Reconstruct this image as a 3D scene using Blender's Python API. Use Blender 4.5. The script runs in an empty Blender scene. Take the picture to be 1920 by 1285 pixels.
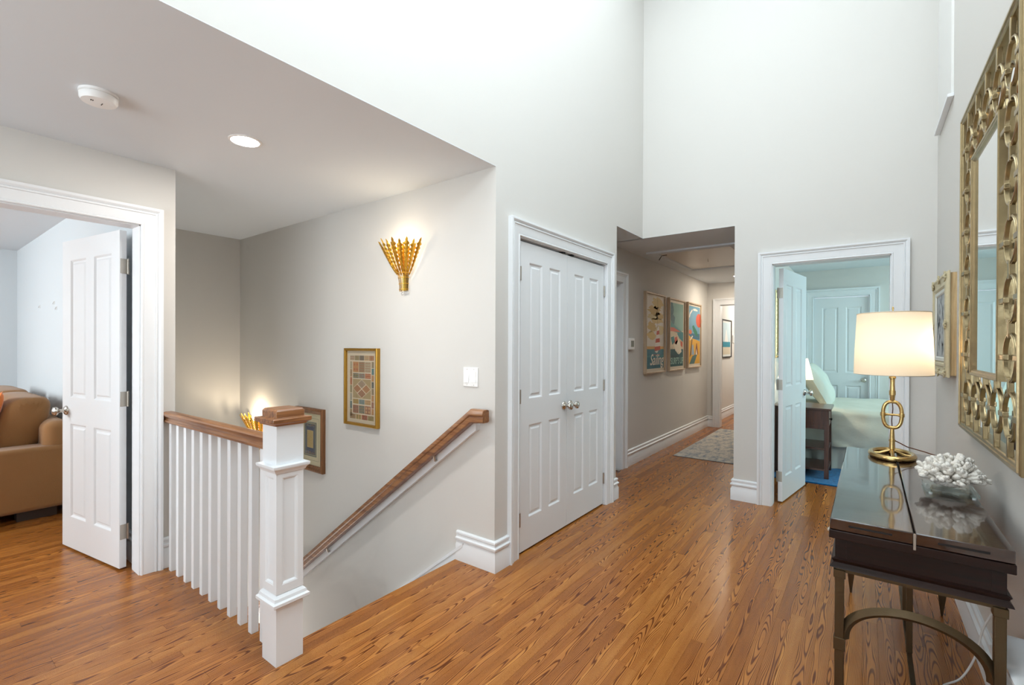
import bpy, bmesh, math, random
from mathutils import Vector, Matrix
random.seed(7)
sc = bpy.context.scene
C = sc.collection
PI = math.pi

# ------------------------------------------------------------------ camera
FPX, YAW, PITCH, ROLL, CYPX, H = 885.035, .6403, .0033, .0040, 651.94, 1.34
cyaw, syaw = math.cos(YAW), math.sin(YAW)
Fw = Vector((cyaw*math.cos(PITCH), syaw*math.cos(PITCH), -math.sin(PITCH)))
Rt = Vector((syaw, -cyaw, 0)); Up = Rt.cross(Fw)
R2 = Rt*math.cos(ROLL)+Up*math.sin(ROLL); U2 = Up*math.cos(ROLL)-Rt*math.sin(ROLL)
cam = bpy.data.cameras.new('camera'); camo = bpy.data.objects.new('camera', cam); C.objects.link(camo)
cam.sensor_width = 36; cam.lens = FPX/1920*36; cam.shift_y = (CYPX-642.5)/1920
cam.clip_start = .02; cam.clip_end = 100
mw = Matrix((R2, U2, -Fw)).transposed().to_4x4(); mw.translation = (0, 0, H)
camo.matrix_world = mw
sc.camera = camo
def project(p):
    q = Vector(p)-Vector((0, 0, H)); d = q.dot(Fw)
    if d < .05: return None
    return (960+FPX*q.dot(R2)/d, CYPX-FPX*q.dot(U2)/d, d)

# ------------------------------------------------------------------ world, daylight, added fill lights, exposure
w = bpy.data.worlds.new('world'); sc.world = w; w.use_nodes = True
w.node_tree.nodes['Background'].inputs[0].default_value = (.75, .87, 1, 1)
w.node_tree.nodes['Background'].inputs[1].default_value = 1.0
sc.view_settings.view_transform = 'Standard'; sc.view_settings.look = 'None'
sc.view_settings.gamma = 1; sc.view_settings.exposure = 0.90; sc.view_settings.use_curve_mapping = False
sc.cycles.use_denoising = True
sc.cycles.max_bounces = 7; sc.cycles.diffuse_bounces = 4; sc.cycles.glossy_bounces = 4
sc.cycles.use_adaptive_sampling = True; sc.cycles.adaptive_threshold = .06; sc.cycles.adaptive_min_samples = 14
sc.cycles.transmission_bounces = 8; sc.cycles.transparent_max_bounces = 8
sc.cycles.sample_clamp_indirect = 6; sc.cycles.caustics_reflective = False; sc.cycles.caustics_refractive = False
def area(name, loc, target, sx, sy, power, col=(1, 1, 1)):
    l = bpy.data.lights.new(name, 'AREA'); l.shape = 'RECTANGLE'; l.size = sx; l.size_y = sy; l.energy = power; l.color = col
    o = bpy.data.objects.new(name, l); C.objects.link(o); o.location = loc
    o.rotation_euler = (Vector(target)-Vector(loc)).to_track_quat('-Z', 'Y').to_euler()
    return o
def point(name, loc, power, col=(1, .85, .65), r=.03, parent=None):
    l = bpy.data.lights.new(name, 'POINT'); l.energy = power; l.color = col; l.shadow_soft_size = r
    o = bpy.data.objects.new(name, l); C.objects.link(o); o.location = loc
    if parent: o.parent = parent; o.location = Vector(loc)-ORG[parent]
    return o
area('skylight_daylight', (1.6, .65, 5.12), (1.6, .65, 0), 4.2, 1.8, 60, (.82, .93, 1))
area('high_wall_fill', (.8, -.37, 3.8), (.8, 1.7, 3.8), 2.4, 1.2, 30, (.82, .93, 1))  # unseen light added high on the mirror wall to brighten the closet wall
area('back_window_fill', (-2.5, 1.55, 1.55), (0, 1.55, 3.4), 3.1, 1.5, 44, (.84, .94, 1))  # assumed unseen window; widened and tilted up to fill the low ceiling
area('bedroom_window_daylight', (6.3, -2.5, 1.6), (6.2, 0, 1.0), 1.8, 1.5, 44, (.62, .91, .97))
area('left_room_window_daylight', (-2.5, 5.6, 1.6), (0, 5.6, 1.1), 1.8, 1.6, 72, (.92, .97, 1))
area('lower_hall_fill', (1.62, 4.8, -2.1), (1.62, 4.6, 2), .8, .4, 11, (1, .97, .93))  # fill added at the stair foot to even out the stairwell walls
area('far_room_fill', (10.3, 1.2, 2.3), (9.9, 1.9, 1.0), 1.0, .4, 14, (1, .93, .82))  # soft light added to brighten the far room, no window behind it

# ------------------------------------------------------------------ geometry constants (metres)
WY, SX, BX, HY, LY, CZ, CE, PE = 1.748, 2.181, 4.49, 2.112, 3.365, 2.402, 3.884, .912
FY, LE, TZ, MY, HE = 5.05, 1.081, 2.1375, -.415, 8.34
CW = .105                                   # casing width
ZT = TZ-CW                                  # top of every door opening
ORG = {}

# ------------------------------------------------------------------ helpers
def lin(c):
    if isinstance(c, str):
        c = tuple(int(c[i:i+2], 16) for i in (0, 2, 4))
    return tuple((v/255/12.92 if v/255 <= .04045 else ((v/255+.055)/1.055)**2.4) for v in c[:3])+(1,)
class M:
    def __init__(s, xf=None): s.v = []; s.f = []; s.c = []; s.xf = xf
    def add(s, vs, fs, col=None):
        b = len(s.v)
        s.v += [tuple(s.xf @ Vector(p)) if s.xf else tuple(p) for p in vs]
        s.f += [tuple(i+b for i in f) for f in fs]
        s.c += [col]*len(fs)
        return s
    def box(s, x0, x1, y0, y1, z0, z1, col=None):
        return s.add([(x, y, z) for z in (z0, z1) for y in (y0, y1) for x in (x0, x1)],
                     [(0, 2, 3, 1), (4, 5, 7, 6), (0, 1, 5, 4), (2, 6, 7, 3), (0, 4, 6, 2), (1, 3, 7, 5)], col)
    def frustum(s, cx, cy, z0, z1, a0, b0, a1, b1):
        return s.add([(cx+i*a, cy+j*b, z) for z, a, b in ((z0, a0, b0), (z1, a1, b1)) for j in (-1, 1) for i in (-1, 1)],
                     [(0, 2, 3, 1), (4, 5, 7, 6), (0, 1, 5, 4), (2, 6, 7, 3), (0, 4, 6, 2), (1, 3, 7, 5)])
    def lathe(s, prof, c=(0, 0, 0), axis=(0, 0, 1), n=20, ex=1.0, ey=1.0, cap=True):
        a = Vector(axis).normalized(); u = a.orthogonal().normalized() if abs(a.z) < .99 else Vector((1, 0, 0)); vv = a.cross(u)
        vs = []; fs = []
        for r, h in prof:
            for i in range(n):
                t = 2*PI*i/n
                vs.append(Vector(c)+a*h+u*(r*ex*math.cos(t))+vv*(r*ey*math.sin(t)))
        for k in range(len(prof)-1):
            for i in range(n):
                j = (i+1) % n
                fs.append((k*n+i, k*n+j, (k+1)*n+j, (k+1)*n+i))
        if cap:
            fs.append(tuple(range(n))[::-1]); fs.append(tuple((len(prof)-1)*n+i for i in range(n)))
        return s.add(vs, fs)
    def tube(s, pts, r, n=8, closed=False, sq=None):
        pts = [Vector(p) for p in pts]; N = len(pts); vs = []; fs = []; prev = None
        for i, p in enumerate(pts):
            if closed: t = (pts[(i+1) % N]-pts[i-1]).normalized()
            else: t = (pts[min(i+1, N-1)]-pts[max(i-1, 0)]).normalized()
            if prev is None:
                u = t.orthogonal().normalized() if abs(t.z) > .95 else t.cross(Vector((0, 0, 1))).normalized()
            else:
                u = (prev-t*prev.dot(t)).normalized()
            prev = u; v = t.cross(u)
            rr = r[i] if isinstance(r, (list, tuple)) else r
            for k in range(n):
                a = 2*PI*(k+.5)/n
                q = sq if sq else (1, 1)
                vs.append(p+u*(rr*q[0]*math.cos(a))+v*(rr*q[1]*math.sin(a)))
        M_ = N if closed else N-1
        for i in range(M_):
            for k in range(n):
                a, b = i*n+k, i*n+(k+1) % n; c_, d = ((i+1) % N)*n+k, ((i+1) % N)*n+(k+1) % n
                fs.append((a, b, d, c_))
        if not closed:
            fs.append(tuple(range(n))[::-1]); fs.append(tuple((N-1)*n+k for k in range(n)))
        return s.add(vs, fs)
    def strip(s, rings, closed=True, cap=True):          # list of equally long point rings
        n = len(rings[0]); vs = [p for r in rings for p in r]; fs = []
        for i in range(len(rings)-1):
            for k in range(n if closed else n-1):
                j = (k+1) % n
                fs.append((i*n+k, i*n+j, (i+1)*n+j, (i+1)*n+k))
        if cap and closed:
            fs.append(tuple(range(n))[::-1]); fs.append(tuple((len(rings)-1)*n+k for k in range(n)))
        return s.add(vs, fs)
    def build(s, name, mat, parent=None, smooth=None, bevel=0, seg=2, sub=0):
        if parent is not None: org = ORG[parent]
        else:
            xs = [v[0] for v in s.v]; ys = [v[1] for v in s.v]; zs = [v[2] for v in s.v]
            org = Vector(((min(xs)+max(xs))/2, (min(ys)+max(ys))/2, min(zs)))
        me = bpy.data.meshes.new(name)
        me.from_pydata([tuple(Vector(v)-org) for v in s.v], [], s.f)
        if any(s.c):
            at = me.color_attributes.new('Col', 'FLOAT_COLOR', 'CORNER')
            for p in me.polygons:
                col = lin(s.c[p.index] or 'FFFFFF')
                for li in p.loop_indices: at.data[li].color = col
        bm = bmesh.new(); bm.from_mesh(me); bmesh.ops.recalc_face_normals(bm, faces=bm.faces) if not any(s.c) else None
        bm.to_mesh(me); bm.free()
        me.materials.append(mat)
        o = bpy.data.objects.new(name, me); C.objects.link(o)
        if parent is not None: o.parent = parent
        else: o.location = org
        ORG[o] = org
        if smooth:
            me.shade_smooth(); me.set_sharp_from_angle(angle=math.radians(smooth))
        if bevel:
            b = o.modifiers.new('bevel', 'BEVEL'); b.width = bevel; b.segments = seg; b.limit_method = 'ANGLE'; b.angle_limit = math.radians(40)
            if not smooth: me.shade_smooth(); me.set_sharp_from_angle(angle=math.radians(50))
        if sub:
            b = o.modifiers.new('sub', 'SUBSURF'); b.levels = sub; b.render_levels = sub
        return o
def tag(o, label, cat, group=None, kind=None):
    o['label'] = label; o['category'] = cat
    if group: o['group'] = group
    if kind: o['kind'] = kind
    return o
def thing(name, loc, label, cat, group=None, kind=None):
    o = bpy.data.objects.new(name, None); C.objects.link(o); o.location = loc; o.empty_display_size = .05
    ORG[o] = Vector(loc)
    return tag(o, label, cat, group, kind)
def copy_part(o, parent, offset=(0, 0, 0)):
    c = o.copy(); C.objects.link(c); c.parent = parent; c.location = Vector(o.location)+Vector(offset)
    ORG[c] = ORG.get(o, Vector((0, 0, 0))); return c
def copy_tree(root, loc, label, parent=None):
    c = root.copy(); C.objects.link(c)
    if parent: c.parent = parent
    else: c.location = loc; c['label'] = label; ORG[c] = Vector(loc)
    for ch in list(root.children):
        if ch.type == 'MESH': copy_tree(ch, None, None, c)
    return c
def xf_at(loc, rz=0): return Matrix.Translation(loc) @ Matrix.Rotation(rz, 4, 'Z')

# ------------------------------------------------------------------ materials
def mat(name, col, rough=.5, metal=0, bump=0, bscale=60, var=0, vscale=3, spec=.5, coat=0, trans=0, ior=1.45, sheen=0, stretch=None):
    m = bpy.data.materials.new(name); m.use_nodes = True; nt = m.node_tree; b = nt.nodes['Principled BSDF']
    col = lin(col) if isinstance(col, str) else tuple(col)+(1,)
    b.inputs['Base Color'].default_value = col; b.inputs['Roughness'].default_value = rough; b.inputs['Metallic'].default_value = metal
    b.inputs['Specular IOR Level'].default_value = spec; b.inputs['IOR'].default_value = ior
    b.inputs['Coat Weight'].default_value = coat; b.inputs['Coat Roughness'].default_value = .08
    b.inputs['Transmission Weight'].default_value = trans; b.inputs['Sheen Weight'].default_value = sheen
    tc = nt.nodes.new('ShaderNodeTexCoord'); src = tc.outputs['Object']
    if stretch:
        mp = nt.nodes.new('ShaderNodeMapping'); mp.inputs['Scale'].default_value = stretch; nt.links.new(src, mp.inputs[0]); src = mp.outputs[0]
    if bump:
        n = nt.nodes.new('ShaderNodeTexNoise'); n.inputs['Scale'].default_value = bscale; n.inputs['Detail'].default_value = 4
        nt.links.new(src, n.inputs['Vector'])
        bp = nt.nodes.new('ShaderNodeBump'); bp.inputs['Strength'].default_value = bump; bp.inputs['Distance'].default_value = .01
        nt.links.new(n.outputs['Fac'], bp.inputs['Height']); nt.links.new(bp.outputs[0], b.inputs['Normal'])
    if var:
        n = nt.nodes.new('ShaderNodeTexNoise'); n.inputs['Scale'].default_value = vscale; n.inputs['Detail'].default_value = 5
        nt.links.new(src, n.inputs['Vector'])
        mx = nt.nodes.new('ShaderNodeMix'); mx.data_type = 'RGBA'
        mx.inputs['A'].default_value = tuple(c*(1-var) for c in col[:3])+(1,); mx.inputs['B'].default_value = tuple(min(1, c*(1+var)) for c in col[:3])+(1,)
        nt.links.new(n.outputs['Fac'], mx.inputs['Factor']); nt.links.new(mx.outputs['Result'], b.inputs['Base Color'])
    return m
def wood(name, dark, light, axis=0, scale=1.0, rough=.35, coat=.2):
    m = bpy.data.materials.new(name); m.use_nodes = True; nt = m.node_tree; N = nt.nodes; L = nt.links; b = N['Principled BSDF']
    tc = N.new('ShaderNodeTexCoord'); mp = N.new('ShaderNodeMapping')
    s = [28*scale]*3; s[axis] = 1.6*scale; mp.inputs['Scale'].default_value = s
    L.new(tc.outputs['Object'], mp.inputs[0])
    n = N.new('ShaderNodeTexNoise'); n.inputs['Scale'].default_value = 1.6; n.inputs['Detail'].default_value = 6; n.inputs['Roughness'].default_value = .65; n.inputs['Distortion'].default_value = .6
    L.new(mp.outputs[0], n.inputs['Vector'])
    r = N.new('ShaderNodeValToRGB'); r.color_ramp.elements[0].position = .36; r.color_ramp.elements[0].color = lin(dark)
    r.color_ramp.elements[1].position = .6; r.color_ramp.elements[1].color = lin(light)
    L.new(n.outputs['Fac'], r.inputs[0]); L.new(r.outputs[0], b.inputs['Base Color'])
    b.inputs['Roughness'].default_value = rough; b.inputs['Coat Weight'].default_value = coat; b.inputs['Coat Roughness'].default_value = .12
    bp = N.new('ShaderNodeBump'); bp.inputs['Strength'].default_value = .12; bp.inputs['Distance'].default_value = .004
    L.new(n.outputs['Fac'], bp.inputs['Height']); L.new(bp.outputs[0], b.inputs['Normal'])
    return m
def floor_mat():
    m = bpy.data.materials.new('oak_strip_floor'); m.use_nodes = True; nt = m.node_tree; N = nt.nodes; L = nt.links; b = N['Principled BSDF']
    def math_(op, a, bb=None, c=None):
        n = N.new('ShaderNodeMath'); n.operation = op
        for i, x in enumerate((a, bb, c)):
            if x is None: continue
            if isinstance(x, (int, float)): n.inputs[i].default_value = x
            else: L.new(x, n.inputs[i])
        return n.outputs[0]
    at = N.new('ShaderNodeAttribute'); at.attribute_name = 'pl'                # plank centre y, random, random
    sp = N.new('ShaderNodeSeparateXYZ'); L.new(at.outputs['Vector'], sp.inputs[0])
    ge = N.new('ShaderNodeNewGeometry'); gp = N.new('ShaderNodeSeparateXYZ'); L.new(ge.outputs['Position'], gp.inputs[0])
    x = math_('ADD', gp.outputs[0], math_('MULTIPLY', sp.outputs[1], 37.0))
    yl = math_('SUBTRACT', gp.outputs[1], sp.outputs[0])                      # -.028 .. .028
    r2 = sp.outputs[2]
    cv = N.new('ShaderNodeCombineXYZ'); L.new(math_('MULTIPLY', x, 2.4), cv.inputs[0]); L.new(math_('MULTIPLY', yl, 17.0), cv.inputs[1]); L.new(math_('MULTIPLY', r2, 50), cv.inputs[2])
    n1 = N.new('ShaderNodeTexNoise'); n1.inputs['Scale'].default_value = 1.0; n1.inputs['Detail'].default_value = 1.3; n1.inputs['Roughness'].default_value = .35
    L.new(cv.outputs[0], n1.inputs['Vector'])
    # growth rings cut flat: parabolas along the plank
    y0 = math_('MULTIPLY', math_('SUBTRACT', sp.outputs[1], .5), .075)
    dy = math_('SUBTRACT', yl, y0)
    par = math_('MULTIPLY', math_('MULTIPLY', dy, dy), 3400)
    slope = math_('MULTIPLY', math_('SUBTRACT', r2, .5), 3.6)
    ph = math_('ADD', math_('ADD', par, math_('MULTIPLY', x, slope)), math_('MULTIPLY', n1.outputs['Fac'], 7.5))
    tri = math_('ABSOLUTE', math_('SUBTRACT', math_('FRACT', math_('MULTIPLY', ph, 1.55)), .5))   # 0..0.5
    line = N.new('ShaderNodeMapRange'); line.inputs['From Min'].default_value = .05; line.inputs['From Max'].default_value = .26; line.interpolation_type = 'SMOOTHSTEP'
    L.new(tri, line.inputs['Value'])
    cv2 = N.new('ShaderNodeCombineXYZ'); L.new(math_('MULTIPLY', x, 9), cv2.inputs[0]); L.new(math_('MULTIPLY', gp.outputs[1], 420), cv2.inputs[1]); L.new(r2, cv2.inputs[2])
    n2 = N.new('ShaderNodeTexNoise'); n2.inputs['Scale'].default_value = 1.0; n2.inputs['Detail'].default_value = 2; L.new(cv2.outputs[0], n2.inputs['Vector'])
    cv3 = N.new('ShaderNodeCombineXYZ'); L.new(math_('MULTIPLY', x, 3), cv3.inputs[0]); L.new(math_('MULTIPLY', gp.outputs[1], 30), cv3.inputs[1]); L.new(r2, cv3.inputs[2])
    n3 = N.new('ShaderNodeTexNoise'); n3.inputs['Scale'].default_value = 1.0; n3.inputs['Detail'].default_value = 3; L.new(cv3.outputs[0], n3.inputs['Vector'])
    tone = N.new('ShaderNodeValToRGB'); cr = tone.color_ramp
    cr.elements[0].position = 0; cr.elements[0].color = lin(FLOORC[0]); cr.elements[1].position = 1; cr.elements[1].color = lin(FLOORC[2])
    e = cr.elements.new(.55); e.color = lin(FLOORC[1])
    L.new(math_('ADD', math_('ADD', .15, math_('MULTIPLY', sp.outputs[1], .5)), math_('MULTIPLY', math_('SUBTRACT', n3.outputs['Fac'], .37), .8)), tone.inputs[0])
    darkc = N.new('ShaderNodeMix'); darkc.data_type = 'RGBA'; darkc.blend_type = 'MULTIPLY'; darkc.inputs['Factor'].default_value = 1
    L.new(tone.outputs[0], darkc.inputs['A']); darkc.inputs['B'].default_value = (.27, .17, .11, 1)
    mx = N.new('ShaderNodeMix'); mx.data_type = 'RGBA'
    lf = math_('MAXIMUM', line.outputs[0], math_('MULTIPLY', math_('SUBTRACT', n3.outputs['Fac'], .55), 1.2))
    lf = math_('MINIMUM', lf, math_('ADD', .62, math_('MULTIPLY', n2.outputs['Fac'], .75)))
    L.new(lf, mx.inputs['Factor']); L.new(darkc.outputs['Result'], mx.inputs['A']); L.new(tone.outputs[0], mx.inputs['B'])
    L.new(mx.outputs['Result'], b.inputs['Base Color'])
    b.inputs['Roughness'].default_value = .26; b.inputs['Specular IOR Level'].default_value = .5
    bp = N.new('ShaderNodeBump'); bp.inputs['Strength'].default_value = .05; bp.inputs['Distance'].default_value = .002
    L.new(lf, bp.inputs['Height']); L.new(bp.outputs[0], b.inputs['Normal'])
    return m
FLOORC = ('905424', 'AF6E30', 'C88740')
def attr_mat(name, rough=.55, spec=.3):
    m = bpy.data.materials.new(name); m.use_nodes = True; nt = m.node_tree; b = nt.nodes['Principled BSDF']
    a = nt.nodes.new('ShaderNodeAttribute'); a.attribute_name = 'Col'
    n = nt.nodes.new('ShaderNodeTexNoise'); n.inputs['Scale'].default_value = 260; n.inputs['Detail'].default_value = 2
    mx = nt.nodes.new('ShaderNodeMix'); mx.data_type = 'RGBA'; mx.blend_type = 'MULTIPLY'
    nt.links.new(n.outputs['Fac'], mx.inputs['B']); mx.inputs['Factor'].default_value = .12
    nt.links.new(a.outputs['Color'], mx.inputs['A']); nt.links.new(mx.outputs['Result'], b.inputs['Base Color'])
    b.inputs['Roughness'].default_value = rough; b.inputs['Specular IOR Level'].default_value = spec
    return m
def emit(name, col, strength):
    m = bpy.data.materials.new(name); m.use_nodes = True; nt = m.node_tree
    b = nt.nodes['Principled BSDF']; b.inputs['Base Color'].default_value = (.9, .9, .9, 1)
    b.inputs['Emission Color'].default_value = lin(col); b.inputs['Emission Strength'].default_value = strength
    return m
def shade_mat(name, col):
    m = bpy.data.materials.new(name); m.use_nodes = True; nt = m.node_tree; N = nt.nodes; L = nt.links
    out = N['Material Output']; N.remove(N['Principled BSDF'])
    d = N.new('ShaderNodeBsdfDiffuse'); t = N.new('ShaderNodeBsdfTranslucent'); mx = N.new('ShaderNodeMixShader'); mx.inputs[0].default_value = .55
    wv = N.new('ShaderNodeTexNoise'); wv.inputs['Scale'].default_value = 300; tc = N.new('ShaderNodeTexCoord'); L.new(tc.outputs['Object'], wv.inputs['Vector'])
    c = N.new('ShaderNodeMix'); c.data_type = 'RGBA'; c.inputs['A'].default_value = tuple(x*.95 for x in lin(col)[:3])+(1,); c.inputs['B'].default_value = lin(col)
    L.new(wv.outputs['Fac'], c.inputs['Factor'])
    for n in (d, t): L.new(c.outputs['Result'], n.inputs['Color'])
    L.new(d.outputs[0], mx.inputs[1]); L.new(t.outputs[0], mx.inputs[2]); L.new(mx.outputs[0], out.inputs['Surface'])
    return m
def glass_mat(name, tint, rough=0):
    m = bpy.data.materials.new(name); m.use_nodes = True; nt = m.node_tree; N = nt.nodes; L = nt.links
    out = N['Material Output']; N.remove(N['Principled BSDF'])
    g = N.new('ShaderNodeBsdfGlossy'); g.inputs['Roughness'].default_value = .02; t = N.new('ShaderNodeBsdfTransparent'); t.inputs[0].default_value = tint
    fr = N.new('ShaderNodeLayerWeight'); fr.inputs['Blend'].default_value = .5; mx = N.new('ShaderNodeMixShader')
    pw_ = N.new('ShaderNodeMath'); pw_.operation = 'POWER'; pw_.inputs[1].default_value = 5; L.new(fr.outputs['Facing'], pw_.inputs[0])
    ma = N.new('ShaderNodeMath'); ma.operation = 'MULTIPLY_ADD'; ma.inputs[1].default_value = .94; ma.inputs[2].default_value = .045; L.new(pw_.outputs[0], ma.inputs[0])
    L.new(ma.outputs[0], mx.inputs[0]); L.new(t.outputs[0], mx.inputs[1]); L.new(g.outputs[0], mx.inputs[2]); L.new(mx.outputs[0], out.inputs['Surface'])
    return m
def rug_mat(name, cols, scale):
    m = bpy.data.materials.new(name); m.use_nodes = True; nt = m.node_tree; N = nt.nodes; L = nt.links; b = N['Principled BSDF']
    tc = N.new('ShaderNodeTexCoord'); mp = N.new('ShaderNodeMapping'); mp.inputs['Scale'].default_value = (1, 2.2, 1); L.new(tc.outputs['Object'], mp.inputs[0])
    n = N.new('ShaderNodeTexNoise'); n.inputs['Scale'].default_value = scale; n.inputs['Detail'].default_value = 8; n.inputs['Roughness'].default_value = .72; L.new(mp.outputs[0], n.inputs['Vector'])
    r = N.new('ShaderNodeValToRGB'); cr = r.color_ramp
    cr.elements[0].position = .34; cr.elements[0].color = lin(cols[0]); cr.elements[1].position = .66; cr.elements[1].color = lin(cols[-1])
    for i, c in enumerate(cols[1:-1]): e = cr.elements.new(.34+.32*(i+1)/(len(cols)-1)); e.color = lin(c)
    L.new(n.outputs['Fac'], r.inputs[0]); L.new(r.outputs[0], b.inputs['Base Color'])
    b.inputs['Roughness'].default_value = .95; b.inputs['Specular IOR Level'].default_value = .1; b.inputs['Sheen Weight'].default_value = .2
    n2 = N.new('ShaderNodeTexNoise'); n2.inputs['Scale'].default_value = 260; L.new(tc.outputs['Object'], n2.inputs['Vector'])
    bp = N.new('ShaderNodeBump'); bp.inputs['Strength'].default_value = .5; bp.inputs['Distance'].default_value = .004; L.new(n2.outputs['Fac'], bp.inputs['Height']); L.new(bp.outputs[0], b.inputs['Normal'])
    return m
wallm = mat('wall_paint_greige', 'D6D3CE', .75, bump=.02, bscale=220, spec=.25)
ceilm = mat('ceiling_paint_white', 'DFE4E8', .85, bump=.02, bscale=200, spec=.2)
lwallm = mat('wall_paint_pale_blue', 'D2D9DD', .75, bump=.02, bscale=220, spec=.25)
white = mat('trim_paint_white', 'E9EBED', .38, bump=.008, bscale=150, spec=.4)
doorw = mat('door_paint_white', 'E6E8EA', .35, bump=.008, bscale=150, spec=.4)
plate = mat('switch_plastic_white', 'F2F1EF', .35, bump=.005)
nickel = mat('satin_nickel', 'C9C4BC', .22, 1, bump=.01, bscale=300)
hinge_m = mat('hinge_nickel', 'B4ADA3', .38, 1, bump=.01, bscale=300)
oakr = wood('oak_rail_y', '6E4326', '9E6C42', 1, 1.0, .32, .25)
oakc = wood('oak_cap_x', '6C4226', 'A06C42', 0, 1.2, .3, .3)
oakf = floor_mat()
sub = mat('subfloor', '5A3E28', .9, bump=.1)
gold = mat('gold_leaf', 'E0AE44', .34, 1, bump=.12, bscale=160, var=.18, vscale=60)
brass = mat('antique_brass', 'CDAE74', .24, 1, bump=.03, bscale=200, var=.12, vscale=40)
champ = mat('champagne_silver_leaf', 'A2906E', .33, 1, bump=.06, bscale=120, var=.2, vscale=30)
bronze = mat('dark_bronze', '574732', .45, .8, bump=.05, bscale=200, var=.1, vscale=20)
espr = wood('espresso_lacquer', '24150F', '382218', 1, 1.2, .16, 1.0)
espr.node_tree.nodes['Principled BSDF'].inputs['Coat IOR'].default_value = 1.65; espr.node_tree.nodes['Principled BSDF'].inputs['Coat Roughness'].default_value = .05
espx = wood('espresso_lacquer_side', '1A0F0B', '271510', 1, 1.0, .38, .05); espx.node_tree.nodes['Principled BSDF'].inputs['Specular IOR Level'].default_value = .25
mirr = mat('mirror_glass', (.93, .95, .95), .015, 1, spec=.5, bump=.0005, bscale=2)
glassp = glass_mat('picture_glass', (.97, .98, .97, 1))
glasst = glass_mat('aqua_glass', (.93, .985, .98, 1))
printm = attr_mat('printed_art')
coralm = mat('white_coral', 'EDE6DC', .85, bump=.5, bscale=220, var=.06, vscale=40, spec=.2)

# ------------------------------------------------------------------ floor: slab + oak strips
floor = M()
def slab(x0, x1, y0, y1): floor.box(x0, x1, y0, y1, -.16, -.018)
slab(-2.7, 8.0, -2.7, .85); slab(-2.7, 11.4, .85, 1.748); slab(-2.7, 11.4, 1.748, 2.05) ; slab(2.19, 11.4, 2.05, 2.3); slab(-2.7, 1.095, 2.05, 3.44); slab(-2.7, 1.0, 3.44, 7.85)
floor_o = floor.build('floor', sub); tag(floor_o, 'orange brown oak strip floor running through the landing', 'floor', kind='structure')
PWD = .057; planks = []
def rows_for(y):
    if y < MY: return [(4.5, 8.0)]
    if y < .85: return [(-2.6, 8.0)]
    if y < 2.05: return [(-2.6, 11.3)]
    if y < 2.12: return [(-2.6, 1.095), (2.2, 11.3)]
    if y < 3.42: return [(-2.6, 1.095)]
    return [(-2.6, .97)]
rp = random.Random(11)
k = -82
while 2.05+k*PWD < 7.8:
    ya = 2.05+k*PWD; yb = ya+PWD
    for xa, xb in rows_for((ya+yb)/2):
        x = xa-rp.uniform(0, .9)
        while x < xb:
            ln = rp.choice([.45, .6, .75, .9, 1.05, 1.3, 1.6])*rp.uniform(.85, 1.15)
            a, b_ = max(x, xa), min(x+ln, xb)
            if b_-a > .04: planks.append((a, b_, ya, yb, rp.random(), rp.random()))
            x += ln
    k += 1
def vis(p):
    a, b_, ya, yb = p[:4]; s = 0
    for t in (.05, .25, .5, .75, .95):
        xx = a+(b_-a)*t; yy = (ya+yb)/2
        q = project((xx, yy, 0))
        if not q or not (0 <= q[0] <= 1920 and 0 <= q[1] <= 1285): continue
        hid = (xx > BX and yy < PE) or (xx > 2.2 and yy > WY and xx < CE) or yy > LY+.6 or (xx > 3.9 and yy > HY) or yy < MY
        if hid: continue
        s += (b_-a)/5/q[2]**2
    return s
planks.sort(key=vis, reverse=True)
def plank_mesh(name, ps):
    vs = []; fs = []; at = []
    g = .00035
    for a, b_, ya, yb, r1, r2 in ps:
        m_ = M().box(a+g, b_-g, ya+g, yb-g, -.018, -.0004*r2*.5)
        o = len(vs); vs += m_.v; fs += [tuple(i+o for i in f) for f in m_.f]; at += [((ya+yb)/2, r1, r2)]*6
    me = bpy.data.meshes.new(name); org = ORG[floor_o]
    me.from_pydata([tuple(Vector(v)-org) for v in vs], [], fs)
    A = me.attributes.new('pl', 'FLOAT_VECTOR', 'FACE'); A.data.foreach_set('vector', [c for t in at for c in t])
    me.materials.append(oakf)
    o = bpy.data.objects.new(name, me); C.objects.link(o); o.parent = floor_o; return o
for p in planks[:300]: plank_mesh('plank', [p])
rest = plank_mesh('plank_field', planks[300:]); rest['kind'] = 'stuff'

# ------------------------------------------------------------------ walls
def wall(name, boxes, m, label):
    b = M()
    for q in boxes: b.box(*q)
    o = b.build(name, m); return tag(o, label, 'wall', kind='structure')
ZH = 5.2; T = .12; e = .003
CO0, CO1 = 2.41, 3.673                      # closet opening
LO0, LO1 = .13, .907                        # left room opening
BO0, BO1 = -.161, .618                      # bedroom opening
wall('wall_closet', [(SX+T, CO0, WY, WY+T, -.02, CZ+e), (CO0, CO1, WY, WY+T, ZT, CZ+e), (CO1, CE, WY, WY+T, -.02, CZ+e), (-2.7, BX+T, WY, WY+T, CZ+e, ZH),
                     (CE-T, CE, WY+T, HY, -.02, CZ), (SX+T, CE-T, HY+.3, HY+.42, -.02, CZ)], wallm, 'tall pale wall with the double closet doors, rising above the stairwell')
wall('wall_stair', [(SX, SX+T, WY, FY+T, -2.8, CZ+e)], wallm, 'greige stairwell wall with the gold sconces and handrail')
wall('wall_stair_end', [(LE, SX, FY, FY+T, -2.8, CZ)], wallm, 'greige wall at the far end of the stairwell')
wall('wall_left', [(-2.7, LO0, LY, LY+T, -.02, CZ), (LO0, LO1, LY, LY+T, ZT, CZ), (LO1, LE, LY, LY+T, -.02, CZ)], wallm, 'greige wall around the left doorway')
wall('wall_left_room_side', [(.945, LE, LY+T, 7.86, -.02, CZ), (1.0, LE, 3.42, FY, -2.8, -.02)], lwallm, 'pale blue grey wall beside the sofa')
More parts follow.
